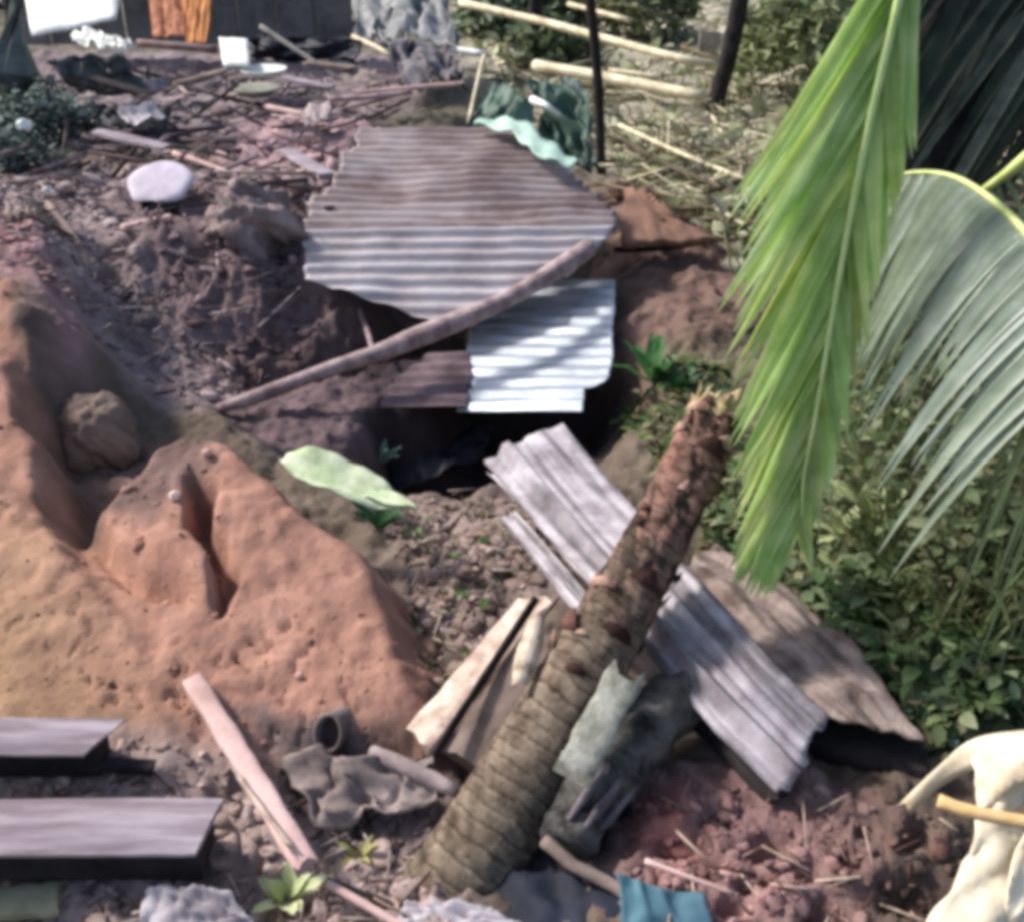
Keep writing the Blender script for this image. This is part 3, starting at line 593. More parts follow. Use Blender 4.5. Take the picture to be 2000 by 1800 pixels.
# ------------------------------------------------------------------ leaves (broad)
def bleaf(p0, p1, wd, up, n=8, droop=.1, fold=.25, col=None):
    """broad leaf blade from p0 to p1"""
    t = (p1-p0); s = t.normalized().cross(up).normalized(); G = []; L = t.length
    for i in range(n+1):
        k = i/n; ww = wd*(math.sin(math.pi*min(1, k*.93+.05))**.7)*(1-k*.25); c = p0+t*k-up*droop*L*(k*k-k*.3)
        wv = .03*L*math.sin(k*11+p0.x*7)+.012*L*math.sin(k*29+p0.x*3)
        G.append([c-s*ww+up*(ww*fold+wv), c-s*ww*.5+up*ww*fold*.4, c, c+s*ww*.5+up*ww*fold*.4, c+s*ww+up*(ww*fold-wv)])
    return G
pl = root('fallen_leaf', A(600, 960), 'large pale mint green leaf curling over the far edge of the red mound', 'leaf')
MB().grid(bleaf(Z(555,895,.44), Z(790,990,.34), .105, Vector((0, -.35, .93)).normalized(), 22, .05, .5)).build('blade', M_PALELEAF, pl, solid=.003)
MB().grid(bleaf(Z(700,960,.36), Z(818,990,.36), .04, Vector((0, -.2, .95)).normalized(), 8, .0, .4)).build('blade_tip', M_PALELEAF, pl, solid=.003)
def plant(label, px, py, n, L, wd, m, cols=None, z=None, cat='plant', name='weed_plant', spread=.9, group=None, h=.0):
    p = A(px, py) if z is None else Z(px, py, z); r = root(name, p, label, cat, group)
    for k in range(n):
        a = k*2.4+random.random(); tl = random.uniform(.4, spread); ll = L*random.uniform(.6, 1.1)
        d = Vector((math.cos(a)*math.sin(tl), math.sin(a)*math.sin(tl), math.cos(tl)))
        st = p+Vector((d.x*.15*ll, d.y*.15*ll, h*random.random())); s_ = d.cross(Vector((0, 0, 1))).normalized(); up = s_.cross(d)
        if up.z < 0: up = -up
        MB().grid(bleaf(st, st+d*ll, wd*random.uniform(.7, 1.1), up, 6, .25, .25)).build('leaf', m, r)
    return r
M_PLG = mat('plant_green', (110, 158, 96), (66, 110, 58), .5, 0, 8, .1, trans=.3)
M_PLD = mat('plant_dark', (64, 104, 62), (30, 58, 34), .5, 0, 8, .1, trans=.25)
M_PLP = mat('plant_pale', (226, 230, 186), (178, 192, 130), .6, 0, 8, .1, trans=.3)
M_PLB = mat('plant_bluegreen', (140, 176, 160), (78, 116, 100), .5, 0, 8, .1, trans=.25)
plant('dark green sprig under the large pale mint leaf', 745, 1035, 12, .16, .035, M_PLD)
plant('small bluish plant in the dark pit just behind the pale mint leaf', 745, 905, 8, .2, .03, M_PLB)
plant('small green plant at the right end of the shiny roofing sheet', 1275, 745, 13, .26, .05, M_PLG)
plant('dark little plant just right of the one by the shiny roofing', 1325, 770, 9, .2, .04, M_PLD)
plant('low plant with big pale cream leaves right of the bright frond tip', 1700, 1000, 9, .24, .06, M_PLP, z=.35, spread=1.3)
plant('cluster of light yellow green leaves at the foot of the bright frond', 1640, 1045, 9, .17, .035, M_PLP, z=.2, spread=1.2)
plant('pale small plant with two round leaves in the olive grass at far right', 1895, 1105, 5, .13, .04, M_PLP, z=.32, spread=1.3)
plant('leafy green plant directly below the bright frond tip', 1540, 1130, 16, .26, .05, M_PLG, spread=1.3)
plant('dark green plant left of the bright frond tip', 1470, 1060, 12, .22, .045, M_PLD, spread=1.3)
plant('green plant with long curling leaves above the dusty roofing sheet', 1720, 1270, 14, .28, .04, M_PLG, spread=1.4)
plant('blue green plant between the dusty sheet and the cream sheath', 1850, 1380, 13, .24, .045, M_PLB, spread=1.4)
plant('bushy green plant at the right edge above the cream sheath', 1960, 1290, 16, .28, .05, M_PLG, spread=1.3)
plant('yellow green torn leaves on the rubble below the dusty pink plank', 560, 1760, 9, .14, .035, M_PLP, spread=1.35)
plant('tiny yellow green seedling between the grey rag and the trunk foot', 700, 1680, 8, .09, .014, mat('seedling', (210, 206, 150), (160, 156, 96), .6, trans=.3), spread=1.3)

# ------------------------------------------------------------------ fronds
def leaflet(p, d, L, wd, sag, up, col, n=10, curl=0.):
    s = d.cross(up).normalized(); G = []
    for i in range(n+1):
        k = i/n; ww = wd*(min(1, k*9+.25))*(1-k**2.4)+.001; c = p+d*L*k+Vector((0, 0, -1))*sag*L*k*k+s*curl*L*k*k
        uu = up*ww*.35; G.append([c-s*ww+uu, c, c+s*ww+uu])
    return MB().grid(G, col)
def catm(P, n):
    P = [P[0]*2-P[1]]+P+[P[-1]*2-P[-2]]; o = []
    for i in range(1, len(P)-2):
        for j in range(n):
            t = j/n; a, b, c, d = P[i-1:i+3]
            o.append(.5*((2*b)+(c-a)*t+(2*a-5*b+4*c-d)*t*t+(3*b-a-3*c+d)*t**3))
    return o+[P[-2]]
# bright hanging frond
rp = catm([D(1790,-160,3.15), D(1735,60,3.25), D(1680,300,3.35), D(1630,560,3.5), D(1590,800,3.65), D(1565,930,3.75), D(1560,1010,3.82)], 12)
fr = root('palm_frond', rp[0], 'bright green palm frond hanging vertically beside the top of the palm trunk', 'palm frond')
MB().tube([q+Vector((0, -.03, .02)) for q in rp], [.016*(1-i/len(rp)*.8) for i in range(len(rp))], 8).build('rachis', mat('rachis_green', (222, 236, 170), (190, 214, 130), .45), fr)
viewup = Vector((0, -.86, .5))
K = 64
for side in (-1, 1):
    for k in range(K):
        t = .0+.97*k/K; i = int(t*(len(rp)-1)); p = rp[i]; tg = (rp[min(i+1, len(rp)-1)]-rp[max(i-1, 0)]).normalized()
        lat = tg.cross(viewup).normalized()*(-1); lat = lat if lat.x > 0 else -lat
        ang = R(random.uniform(19, 22.5) if side < 0 else random.uniform(10, 14))*(1-.35*t)
        Ln = (.84 if side < 0 else .6)*(1-.62*t**2)*random.uniform(.9, 1.03)
        d = (tg*math.cos(ang)+lat*side*math.sin(ang)+viewup*random.uniform(-.06, .10)).normalized()
        g_ = random.uniform(.82, 1.15); col = (g_*random.uniform(.92, 1.12), g_, g_*random.uniform(.75, 1.05))
        leaflet(p, d, Ln, random.uniform(.02, .032), .05, (viewup+lat*side*random.uniform(-.5, .5)).normalized(), col, curl=-side*random.uniform(.02, .07)).build('leaflet', M_FROND, fr)
# grey green arching frond
rp = catm([D(2190,720,3.0), D(2090,560,3.1), D(2000,450,3.25), D(1930,385,3.4), D(1860,345,3.55), D(1780,338,3.7), D(1700,362,3.8)], 10)
fr = root('palm_frond', rp[0], 'grey green arching palm frond with a yellow midrib and drooping leaflets at right', 'palm frond')
MB().tube(rp, [.018*(1-i/len(rp)*.75) for i in range(len(rp))], 8).build('rachis', M_RACH, fr)
K = 74
for k in range(K):
    t = .04+.95*k/K; i = int(t*(len(rp)-1)); p = rp[i]
    d = Vector((-.50+.1*t+random.uniform(-.05, .05)-.2*(1-t), -.10, -.38-.42*t)).normalized(); Ln = .50*random.uniform(.55, 1.15)*(1.05-.35*t)
    if t > .75 and random.random() < .3: continue
    g_ = random.uniform(.85, 1.12)
    leaflet(p, d, Ln, random.uniform(.018, .026), random.uniform(.5, .8), Vector((-.45, -.5, .7)).normalized(), (g_, g_, g_*random.uniform(.9, 1.04))).build('leaflet', M_FROND2, fr)
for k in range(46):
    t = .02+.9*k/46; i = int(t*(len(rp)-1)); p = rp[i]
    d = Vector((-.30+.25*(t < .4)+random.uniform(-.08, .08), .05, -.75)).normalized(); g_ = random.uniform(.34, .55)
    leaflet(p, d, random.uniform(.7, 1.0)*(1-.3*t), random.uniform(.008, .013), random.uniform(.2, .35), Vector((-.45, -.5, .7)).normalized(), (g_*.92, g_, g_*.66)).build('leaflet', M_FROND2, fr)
for k in range(34):
    t = .02+.6*k/34; i = int(t*(len(rp)-1)); p = rp[i]
    d = Vector((.25+random.uniform(-.2, .1), -.2, -.55)).normalized(); g_ = random.uniform(.62, .9)
    leaflet(p, d, .55*random.uniform(.7, 1.1), random.uniform(.011, .017), random.uniform(.4, .7), Vector((.3, -.8, .4)).normalized(), (g_*.9, g_, g_*.8)).build('leaflet', M_FROND2, fr)
# third stem at right edge
rp = catm([D(1915,375,3.9), D(1960,345,3.8), D(2010,305,3.7), D(2080,250,3.6)], 6)
fr = root('palm_frond', rp[0], 'cut stub of a pale green frond stem leaving the frame at the right edge', 'palm frond')
MB().tube(rp, [.012+.001*i for i in range(len(rp))], 10).build('rachis', M_RACH, fr)
for k in range(8):
    i = int(k/8*(len(rp)-1)); leaflet(rp[i], Vector((.3+random.random()*.3, 0, -.6)).normalized(), .28, .012, .3, Vector((.3, -.8, .4)).normalized(), (.55, .62, .4)).build('leaflet', M_FROND2, fr)

# palm mass top right, its deep shade put into near-black colours
dp = root('dark_palm', ground(D(1900, 700, 6.2)), 'palm darkened in colour for shade, with a thick trunk and drooping dead fronds at the upper right', 'palm tree')
b0 = ground(D(1790,560,6.4)); MB().tube([b0, D(1795,330,6.2), D(1850,100,6.0), D(1930,-250,5.8)], [.28, .26, .25, .22], 18, wob=.06).build('trunk', mat('shade_bark', (46, 44, 44), (20, 20, 22), .9, 0, 8, .6), dp)
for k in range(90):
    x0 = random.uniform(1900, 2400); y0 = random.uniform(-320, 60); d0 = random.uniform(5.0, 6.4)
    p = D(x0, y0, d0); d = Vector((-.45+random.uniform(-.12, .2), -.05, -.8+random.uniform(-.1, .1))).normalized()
    leaflet(p, d, random.uniform(.9, 1.7), random.uniform(.02, .05), .12, Vector((-.2, -.9, .3)).normalized(), (1, 1, 1)).build('dead_leaflet', M_SHADELEAF if random.random() < .82 else mat('grey_dead_leaf', (116, 122, 112), (70, 76, 68), .7, trans=.1), dp)
# leafy bushes behind on the right
def bush(label, c, rad, n, ls, cols, name='bush', cat='bush', squash=.8):
    r = root(name, ground(c), label, cat)
    ph = rng.random(n)*6.283; ct = rng.uniform(-.3, 1, n); st = np.sqrt(1-ct**2); rr = rad*(.55+.45*rng.random(n)**.6)*(1+.25*np.sin(ph*3+ct*5))
    pos = np.stack([c.x+rr*st*np.cos(ph), c.y+rr*st*np.sin(ph), c.z+rr*ct*squash], 1); s = rng.uniform(.6, 1.2, n)*ls
    V = LEAF[None]*s[:, None, None]; V = np.einsum('nij,nkj->nki', rand_rot(n, 1.0), V)+pos[:, None]; Fa = (LEAFF[None]+np.arange(n)[:, None, None]*len(LEAF)).reshape(-1, 3)
    o = npmesh('foliage', V.reshape(-1, 3), Fa, np.repeat(pal(cols, n, .25), len(LEAF), 0), M_LEAFV); o.parent = r; o.matrix_parent_inverse = Matrix.Translation(r.location).inverted()
    g0 = ground(c); mb = MB()
    for k in range(5):
        a = k*1.25; e = Vector((c.x+math.cos(a)*rad*.6, c.y+math.sin(a)*rad*.6, c.z+rad*.3)); mb.tube([g0, g0.lerp(e, .5)+Vector((0, 0, .1)), e], [rad*.05, rad*.035, rad*.015], 6)
    mb.build('stems', M_POST, r); return r
DK_SHADE = [(44, 56, 42), (30, 42, 30), (60, 72, 52)]  # near-black leaf colours in place of deep shade
bush('dark green bush behind the shade-dark trunk at the upper right corner', D(1980,120,8.2), 1.0, 2600, .13, DK_SHADE)
bush('dark bush filling the gap between the bright and the arching frond', D(1760,420,6.9), .5, 1300, .09, DK_SHADE)
bush('dull green bush at the top edge right of the leaning post', D(1640,90,12.5), 1.1, 2000, .2, [(176, 182, 140), (152, 160, 116), (132, 140, 100)])  # pale leaf colours of the upper right bushes imitate distance haze
bush('grey green bush at the left edge beside the slumped bank', D(75,245,9.6), .42, 1100, .10, [(140, 152, 146), (112, 126, 120), (160, 168, 164)])
bush('dark bush low at the left edge before the grey trunk', D(20,330,8.8), .38, 800, .09, [(96, 110, 106), (74, 88, 86), (140, 150, 146)])
bush('mid green bush at the top centre behind the bamboo poles', D(1010,40,17), .95, 1600, .24, [(126, 142, 116), (98, 116, 90), (150, 164, 136)])
bush('green bush at the top edge above the dark debris hollow', D(600,10,17.5), .8, 1200, .22, [(80, 96, 78), (58, 74, 56)])
bush('small green bush between the two bamboo poles', D(1080,110,14.5), .5, 900, .16, [(130, 142, 110), (150, 158, 124), (104, 118, 84)])
bush('olive bush at the top edge left of the leaning post', D(1250,20,16.5), .8, 1300, .22, [(156, 156, 120), (134, 140, 104), (176, 172, 138)])
# old trunk top left
tr = root('tree', ground(D(20, 330, 9.8)), 'grey green mossy tree trunk at the top left corner', 'tree')
MB().tube([ground(D(30,330,9.8), -.1), D(30,150,9.6), D(20,-60,9.4), D(10,-500,9.2)], [.30, .24, .2, .18], 16, wob=.05).build('trunk', mat('mossy_bark', (138, 142, 134), (96, 102, 96), .95, 0, 5, .6), tr)

# ------------------------------------------------------------------ pale sheath bottom right
ss = root('palm_sheath', A(1900, 1780), 'large cream dried palm sheath standing at the bottom right corner', 'palm sheath')
def fan(P, w0, m, name, parent, th=.01, wv=.01):
    G = []
    for i, (p, ww) in enumerate(zip(P, w0)):
        G.append([p+Vector((ww*(j/8-.5)*2, .10*ww*math.cos(j*.8)+wv*math.sin(i*.9+j), wv*.6*math.sin(j*1.7+i*.5)-abs(j/8-.5)*.06)) for j in range(9)])
    return MB().grid(G).build(name, m, parent, solid=th)
fan(catm([Z(2020,1455,.55), Z(1975,1510,.55), Z(1950,1570,.5)], 6), [.14, .14, .14, .13, .11, .10, .09, .08, .07, .065, .06, .055, .05], M_CREAM, 'upper_sheath', ss)
fan(catm([Z(1950,1560,.5), Z(1955,1640,.42), Z(1945,1720,.34), Z(1925,1830,.25)], 6), [.05, .05, .055, .06, .065, .07, .075, .075, .08, .085, .09, .1, .11, .12, .13, .14, .15, .16, .17], M_CREAM, 'lower_sheath', ss)
oa = catm([Z(1752,1572,.2), Z(1830,1498,.36), Z(1905,1440,.5), Z(2040,1420,.6)], 6); ob = catm([Z(1775,1590,.2), Z(1850,1528,.32), Z(1925,1500,.46), Z(2040,1530,.55)], 6)
MB().grid([[a.lerp(b, k/5)+Vector((0, 0, .03*math.sin(k/5*3.14))) for k in range(6)] for a, b in zip(oa, ob)]).build('arched_husk', M_CREAM, ss, solid=.008)
MB().grid(bleaf(Z(2040,1600,.5), Z(1975,1800,.3), .05, Vector((0, -.6, .8)).normalized(), 8, .1, .3)).build('side_flap', M_CREAM, ss, solid=.008)
tag(MB().tube(catm([Z(1832,1562,.62), Z(1900,1585,.62), Z(2060,1615,.62)], 5), .018, 12, wob=.04).build('yellow_stick', M_YSTICK), 'thick pale yellow stick lying across the cream dried sheath', 'stick')

# ------------------------------------------------------------------ rocks & slabs
def rock(label, px, py, sx, sy, sz, m, dz=.3, cat='stone', name='stone', sub=3, rough=.18, rz=None, z=None):
    import bmesh
    p = A(px, py) if z is None else Z(px, py, z); b = bmesh.new(); bmesh.ops.create_icosphere(b, subdivisions=sub, radius=1); s = random.random()*50
    for v in b.verts:
        n = float(fbm(np.array(v.co.x*1.4+s+v.co.z*.6), np.array(v.co.y*1.4+v.co.z*1.1+s), 5, .55)); v.co *= 1+rough*2*n; v.co.x *= sx; v.co.y *= sy; v.co.z *= sz
    me = bpy.data.meshes.new(name); b.to_mesh(me); b.free(); me.polygons.foreach_set('use_smooth', [True]*len(me.polygons)); me.materials.append(m)
    o = bpy.data.objects.new(name, me); COL.objects.link(o); o.location = p+Vector((0, 0, sz*dz)); o.rotation_euler = (0, 0, random.random()*3 if rz is None else rz); return tag(o, label, cat)
rock('round brown boulder wedged in the gully left of the red mound', 195, 880, .20, .20, .24, M_BROCK, .2, rz=0, sub=5, rough=.16)
rock('small whitish pebble at the top of the crack in the red slope', 342, 975, .028, .026, .02, mat('pebble_white', (236, 206, 192)), .6)
rock('pale pebble on the crest of the red mound', 405, 890, .022, .02, .018, mat('pebble_pink', (222, 178, 164)), .6)
rock('small pink stone half sunk in the lower red slope', 585, 1325, .018, .016, .012, mat('pebble_pink', W_), .4)
rock('tiny pale pebble between the two grey beams', 118, 1540, .014, .012, .01, mat('pebble_pink', W_), .5)
rock('dark clod perched on the crest of the right mud slope', 1215, 385, .12, .12, .1, mat('dark_clod', (118, 84, 74), (70, 48, 42), .95, 0, 6, .5), .4)
rock('grey clump of mud with a hollow at the foot of the rusty sheet', 500, 440, .3, .3, .26, mat('mud_clump', (172, 152, 148), (120, 102, 100), .95, 0, 5, .7), .1, cat='mud clump', name='mud_clump', rz=0, sub=5, rough=.42)
rock('white round pebble beside the dark bush at the left edge', 48, 252, .06, .06, .05, M_WHITE, .5, z=.75)
rock('white stone left of the pale disc at the edge of the bank', 97, 385, .055, .05, .04, M_WHITE, .6)
# disc
dk = MB(); c0 = Z(312, 352, .68); G2 = []
for (rr, hh) in [(.02, .0), (.16, .002), (.205, -.004), (.215, -.02), (.2, -.045), (.02, -.05)]:
    G2.append([c0+Vector((math.cos(k/28*6.283)*rr*(1.05+.06*math.sin(k*1.1)), math.sin(k/28*6.283)*rr*.95*(1+.05*math.cos(k*1.7)), hh+math.sin(k/28*6.283)*rr*.42)) for k in range(28)])
dk.grid(G2, close=True); dk.f.append(tuple(range(28))[::-1]); dk.f.append(tuple(5*28+k for k in range(28)))
tag(dk.build('pale_disc', M_DISC, auto=60), 'pale lilac round slab tilted on the grey debris slope', 'slab')

# ------------------------------------------------------------------ upper debris
cloth('white_board', 'large white panel standing at the top edge left', 'panel', D(40,-60,13.6),D(240,-60,13.6),D(228,40,12.2),D(62,72,12.0), M_WHITE, n=10, amp=.02, th=.02)
cloth('white_sheeting', 'crumpled white sheeting on top of the dark heap below the white panel', 'sheeting', (140,64,.95),(265,76,.95),(250,98,.86),(160,92,.86), M_WHITE, amp=.10, fr=5)
orr = root('orange_cloth', ground(D(350,110,12.3)), 'orange cloth hanging over a dark frame at the top edge', 'cloth')
cloth('cloth_panel', '', '', D(285,-60,13.2),D(425,-60,13.2),D(410,66,12.2),D(300,72,12.2), M_ORANGE, amp=.05, fr=6, parent=orr)
cloth('cloth_fold', '', '', D(355,-40,12.6),D(420,-40,12.6),D(400,84,12.0),D(365,88,12.0), mat('orange_bright', (206, 138, 82), (160, 96, 50), .8), amp=.04, fr=3, parent=orr)
def box(name, label, cat, c, sx, sy, sz, m, rz=0., parent=None):
    mb = MB(); V = []
    q = Matrix.Rotation(rz, 3, 'Z')
    for x in (-1, 1):
        for y in (-1, 1):
            for z in (0, 1): V.append(c+q@Vector((x*sx/2*(1-.06*z), y*sy/2*(1-.06*z), z*sz)))
    mb.add(V, [(0, 1, 3, 2), (4, 6, 7, 5), (0, 4, 5, 1), (2, 3, 7, 6), (0, 2, 6, 4), (1, 5, 7, 3)]); o = mb.build(name, m, parent, smooth=False)
    md = o.modifiers.new('bevel', 'BEVEL'); md.width = min(sx, sz)*.06; md.segments = 2
    if not parent: tag(o, label, cat)
    return o
cloth('white_square', 'small bright white square board propped on the debris heap', 'board', D(427,76,11.9),D(484,80,11.9),D(490,130,11.3),D(438,134,11.3), M_WHITE, n=6, amp=.01, th=.02)
for lb, a, m in [('white oval plate lying right of the white square board', (515,143,.58), M_WHITE), ('dull grey green basin below the white plate', (500,180,.5), mat('basin', (150, 148, 134), (110, 108, 98), .7))]:
    c0 = Z(*a); mb = MB(); G2 = [[c0+Vector((math.cos(k/24*6.283)*rr, math.sin(k/24*6.283)*rr, hh)) for k in range(24)] for rr, hh in [(.02, 0), (.14, .0), (.24, .05), (.25, .045), (.15, -.03), (.02, -.03)]]
    mb.grid(G2, close=True); mb.f.append(tuple(range(24))[::-1]); mb.f.append(tuple(120+k for k in range(24))); tag(mb.build('plate', m), lb, 'plate')
cloth('grey_sheet', 'dark grey bent sheet on the heap left of the pale scrap', 'sheet', (100,120,.9),(240,100,.95),(290,180,.6),(150,190,.55), mat('dark_sheet', (104, 106, 104), (60, 62, 62), .7, .1), amp=.12, fr=4)
cloth('pale_scrap', 'small pale pink scrap of sheet in the middle of the heap', 'scrap', (280,158,.75),(330,148,.78),(332,170,.68),(300,186,.62), M_LCLOTH, amp=.05, fr=3, n=14)
cloth('heap_edge', 'long crumpled pale sheet edge above the black hollow', 'sheet', (150,195,.7),(420,188,.72),(400,204,.66),(160,206,.64), mat('pinkish_sheet', (170, 152, 150), (110, 96, 96), .8), amp=.1, fr=8)
cloth('shade_sheet', 'black sheet put in as the shade of the hollow under the long sheet edge', 'tarpaulin', (170,206,.6),(340,208,.6),(320,262,.52),(190,250,.52), M_DTARP_SHADE, amp=.08, fr=3)  # black sheet paints the hollow's shade
cloth('shade_sheet', 'black sheet standing for the shade of the hollow behind the white square board under the leaning stick', 'tarpaulin', (480,75,.8),(700,85,.75),(690,130,.55),(500,120,.55), M_DTARP_SHADE, amp=.15, fr=4)  # black sheet painted in for the shaded hollow behind the debris
cloth('grey_tarp', 'light grey tarpaulin hung at the top edge centre', 'tarpaulin', D(690,-30,14),D(900,-30,14),D(890,82,12.5),D(700,74,12.5), mat('grey_tarp', (164, 162, 160), (100, 102, 100), .7), amp=.25, fr=5)
cloth('grey_tarp', 'grey blanket heap below the hung tarpaulin', 'blanket', (740,80,.75),(900,90,.7),(920,165,.45),(800,175,.45), mat('blanket', (136, 130, 132), (84, 80, 82), .9), amp=.2, fr=4)
hr = root('plank_wall', ground(D(500,60,16)), 'weathered grey plank wall of the wrecked house at the top edge', 'wall')
for k in range(9):
    x = -6.6+k*.52; MB().board(Vector((x, 16+random.uniform(-.03, .03), .2)), Vector((x, 16, 2.6)), .5, .04, side=(1, 0, 0), seg=3, jit=.02).build('plank', M_HOUSE, hr, auto=40)
cloth('green_tarp', 'dark green tarpaulin piece behind the rusty sheet, left of the two', 'tarpaulin', (970,165,1.0),(1035,190,1.0),(1010,248,.78),(915,246,.78), M_GTARP, amp=.06, fr=3)
cloth('green_tarp', 'dark green tarpaulin piece behind the mint strip, right of the two', 'tarpaulin', (1030,150,1.15),(1130,170,1.1),(1170,330,.62),(1060,290,.68), M_GTARP, amp=.14, fr=4)
cloth('mint_ridge', 'narrow mint green plastic fold between the two dark green tarpaulins', 'plastic', (1015,200,1.02),(1040,190,1.02),(1040,250,.82),(985,250,.82), mat('mint_dull', (128, 156, 140), (96, 122, 108), .6), amp=.03, fr=3)
cloth('grey_bag', 'grey blue plastic bag hanging beside the thin dark stem', 'bag', (1105,160,1.0),(1150,170,1.0),(1165,330,.5),(1110,320,.5), mat('greyblue', (130, 138, 138), (86, 96, 94), .7), amp=.12, fr=4)
def stick(label, ps, r0, r1, m, cat='stick', name='stick', k=5, wob=.06):
    P = catm([Z(*p) if len(p) == 3 else p for p in ps], k); n = len(P)
    return tag(MB().tube(P, [r0+(r1-r0)*i/(n-1) for i in range(n)], 10, wob=wob).build(name, m), label, cat)
stick('long pale bamboo pole slanting across the top edge', [(900,5,.75),(1080,48,.72),(1300,108,.68),(1400,128,.6)], .05, .045, M_BAMB, 'bamboo pole', 'bamboo_pole')
stick('pale bamboo pole ending at the foot of the leaning post', [(1045,128,.5),(1200,155,.5),(1370,188,.5)], .06, .055, M_BAMB, 'bamboo pole', 'bamboo_pole')
stick('short pale bamboo piece lying just above the lower bamboo pole', [(1190,138,.5),(1290,150,.5)], .03, .025, M_BAMB, 'bamboo pole', 'bamboo_pole')
stick('thin pale bamboo stem at the top edge above the long pole', [(1110,8,.9),(1230,40,.85)], .03, .03, M_BAMB, 'bamboo pole', 'bamboo_pole')
stick('short white pipe in front of the grey blanket heap', [(860,92,.6),(945,106,.6)], .045, .04, M_WHITE, 'pipe', 'white_pipe')
stick('bright short stick left of the grey blanket heap', [(690,72,.75),(745,98,.7),(770,120,.6)], .03, .025, M_BAMB)
stick('long grey stick leaning over the black shade sheet', [(510,52,.95),(590,105,.75),(665,158,.55)], .028, .024, mat('grey_stick', (146, 142, 136), (96, 92, 88)))
stick('dusty reddish pole lying behind the rusty sheet', [(640,195,.56),(720,190,.58),(805,180,.62)], .03, .026, mat('dusty_bark', W_))
stick('dusty plank rail under the orange cloth', [(270,84,.85),(340,90,.85),(425,98,.82)], .04, .04, mat('rail', (158, 132, 126), (104, 84, 82)))
stick('whitish stick pointing right beside the pale disc', [(340,300,.62),(400,320,.6),(465,345,.58)], .024, .014, M_PINK)
stick('dark stick lying above the whitish one', [(340,285,.6),(420,300,.58),(480,322,.56)], .016, .012, M_POST)
stick('long dark root running down the grey bank at left', [(60,395,.7),(110,460,.62),(150,530,.5),(175,590,.35)], .035, .02, M_POST, 'root', 'root')
stick('pale root beside the long dark one on the bank', [(95,400,.7),(150,470,.6),(190,550,.42)], .025, .012, M_GREYW, 'root', 'root')
stick('pale bent stick standing between the mud bank and the fallen pole', [(700,600,.1),(715,640,.05),(728,685,.12)], .02, .016, mat('dusty_bark', W_))
stick('white thin stalk standing left of the green tarpaulins', [(945,110,.95),(935,150,.85),(915,240,.6)], .02, .016, M_BAMB, 'stalk', 'stalk')
stick('white curled stalk over the right green tarpaulin', [(1040,195,1.1),(1065,205,1.12),(1095,225,1.05)], .028, .012, M_WHITE, 'stalk', 'stalk')
stick('dark stem lying on the brown mud slope', [(1200,488,.25),(1290,486,.24),(1400,470,.22)], .022, .016, M_POST, 'branch', 'branch')
stick('dark crooked root on the crest of the brown mud slope', [(1290,410,.3),(1350,450,.26),(1420,495,.22)], .03, .018, M_POST, 'root', 'root')
stick('long dark stalk lying over the garden ground left of the bright frond', [(1200,265,.2),(1300,320,.2),(1450,385,.2)], .03, .02, mat('brown_stalk', (110, 98, 76), (70, 62, 48)), 'stalk', 'stalk')
stick('pale stalk lying parallel above the dark garden stalk', [(1210,245,.2),(1330,300,.2),(1460,352,.2)], .024, .016, M_BAMB, 'stalk', 'stalk')
stick('thin pale rod at the bottom edge beside the teal cloth', [(1260,1680,.2),(1340,1710,.2),(1435,1745,.2)], .009, .007, M_PINK, 'rod', 'thin_rod')
def post(label, px0, py0, px1, py1, d0, d1, r, name='leaning_post', cat='post', k=None):
    P = [D(px0, py0, d0), D((px0+px1)/2+6, (py0+py1)/2, (d0+d1)/2), D(px1, py1, d1)]
    o = tag(MB().tube(catm(P, 5), r, 12, wob=.05).build(name, M_POST), label, cat)
    return o
p_ = A(1395, 222); dpt = (p_-Vector((0, 0, CZ))).dot(Vector((0, cs, -sn)))
post('dark leaning wooden post left of the bright frond at the top', 1455, -60, 1392, 222, dpt*.95, dpt, .10)
stick('dark crossbar at the foot of the leaning post', [D(1320,146,dpt*.98), D(1510,152,dpt*.98)], .06, .06, M_POST, 'crossbar', 'crossbar')
p_ = A(1170, 340); d2 = (p_-Vector((0, 0, CZ))).dot(Vector((0, cs, -sn)))
post('thin dark crooked stem rising behind the right corner of the rusty sheet', 1148, -40, 1175, 340, d2*.93, d2, .045, 'dark_sapling', 'stem')
post('short dark stem at the top edge behind the bamboo pole', 1045, -60, 1035, 100, 14, 14.5, .09, 'dark_sapling', 'stem')
# grey board panel under post
bboard('pale_board', 'upright pale board just left of the leaning post', 'board', D(1388,62,15), D(1378,140,15.2), .28, .04, mat('pale_grey_board', (168, 158, 144), (128, 118, 106)), side=(1, 0, 0))
bboard('pale_board', 'broad flat beige board behind the leaning post and the bright frond', 'board', D(1500,20,13), D(1490,140,13.4), .62, .04, mat('beige_board', (166, 164, 136), (134, 132, 106)), side=(1, 0, 0))
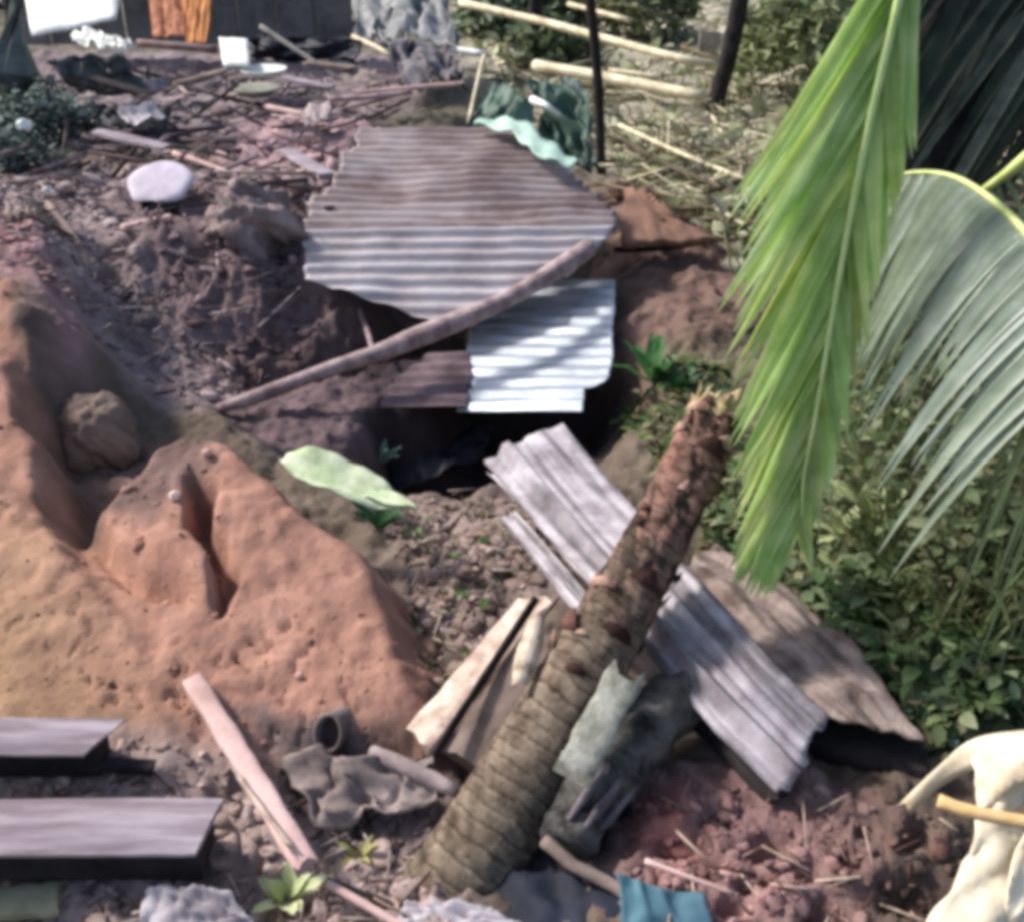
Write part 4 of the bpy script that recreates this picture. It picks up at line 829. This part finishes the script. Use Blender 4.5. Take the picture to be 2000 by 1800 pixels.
# brown slabs on right mud slope
cloth('mud_slab', 'smooth brown slab of mud behind the shiny roofing', 'mud slab', (1215,375,.5),(1290,400,.5),(1390,480,.3),(1215,486,.3), mat('smooth_mud', (150, 116, 98), (122, 92, 78), .95), amp=.05, fr=2, th=.05)

for lb, a, b, wd, m in [
 ('grey plank lying flat across the heap right of the pale scrap', (345,160,.72), (440,135,.78), .12, M_GREYW),
 ('short lilac plank beside the white oval plate', (560,150,.6), (650,168,.55), .12, M_BOARD),
 ('dark plank under the pale scrap on the heap', (180,150,.8), (290,182,.68), .16, M_DARKW_SHADE),
 ('pale broken plank on the ground below the dull basin', (520,205,.52), (610,222,.5), .07, M_PINK),
 ('grey plank on the slope above the pale disc', (190,255,.64), (330,285,.6), .14, M_BOARD),
 ('small mauve plank stuck in the mud left of the rusty sheet', (560,290,.55), (640,340,.55), .14, M_BOARD),
 ('dark plank at the left end of the rusty sheet', (592,398,.56), (650,402,.58), .08, M_DARKW_SHADE),
 ('grey board lying behind the grey blanket heap', (600,120,.7), (690,130,.66), .16, M_GREYW),
 ('light narrow plank on the pink soil behind the rusty sheet', (690,178,.58), (900,160,.6), .06, M_PINK),
 ('pale plank fragment on the mud below the pale disc', (240,440,.55), (330,420,.55), .06, M_PINK)]:
    bboard('plank', lb, 'plank', Z(*a), Z(*b), wd, .03, m, jit=.1)

for lb, q, m in [
 ('torn pale tin piece lying on the heap above the pale lilac slab', [(225,215,.66),(300,205,.7),(320,232,.64),(250,246,.6)], M_ZINC),
 ('rusty bent tin scrap on the pink soil right of the dull basin', [(585,215,.56),(640,205,.6),(650,238,.54),(600,250,.52)], M_RUST),
 ('grey crumpled scrap at the left foot of the grey blanket heap', [(650,140,.6),(730,135,.64),(740,165,.55),(670,172,.52)], M_GCLOTH),
 ('small beige cloth scrap on the mud slope left of the long dark root', [(10,400,.8),(60,398,.8),(70,430,.74),(20,440,.74)], M_DUSTY),
 ('dark cloth scrap hanging on the mud edge under the pale lilac slab', [(270,392,.6),(350,392,.6),(340,420,.5),(285,425,.5)], M_DTARP_SHADE)]:
    cloth('scrap', lb, 'scrap', *q, m, amp=.05, fr=3, n=16)
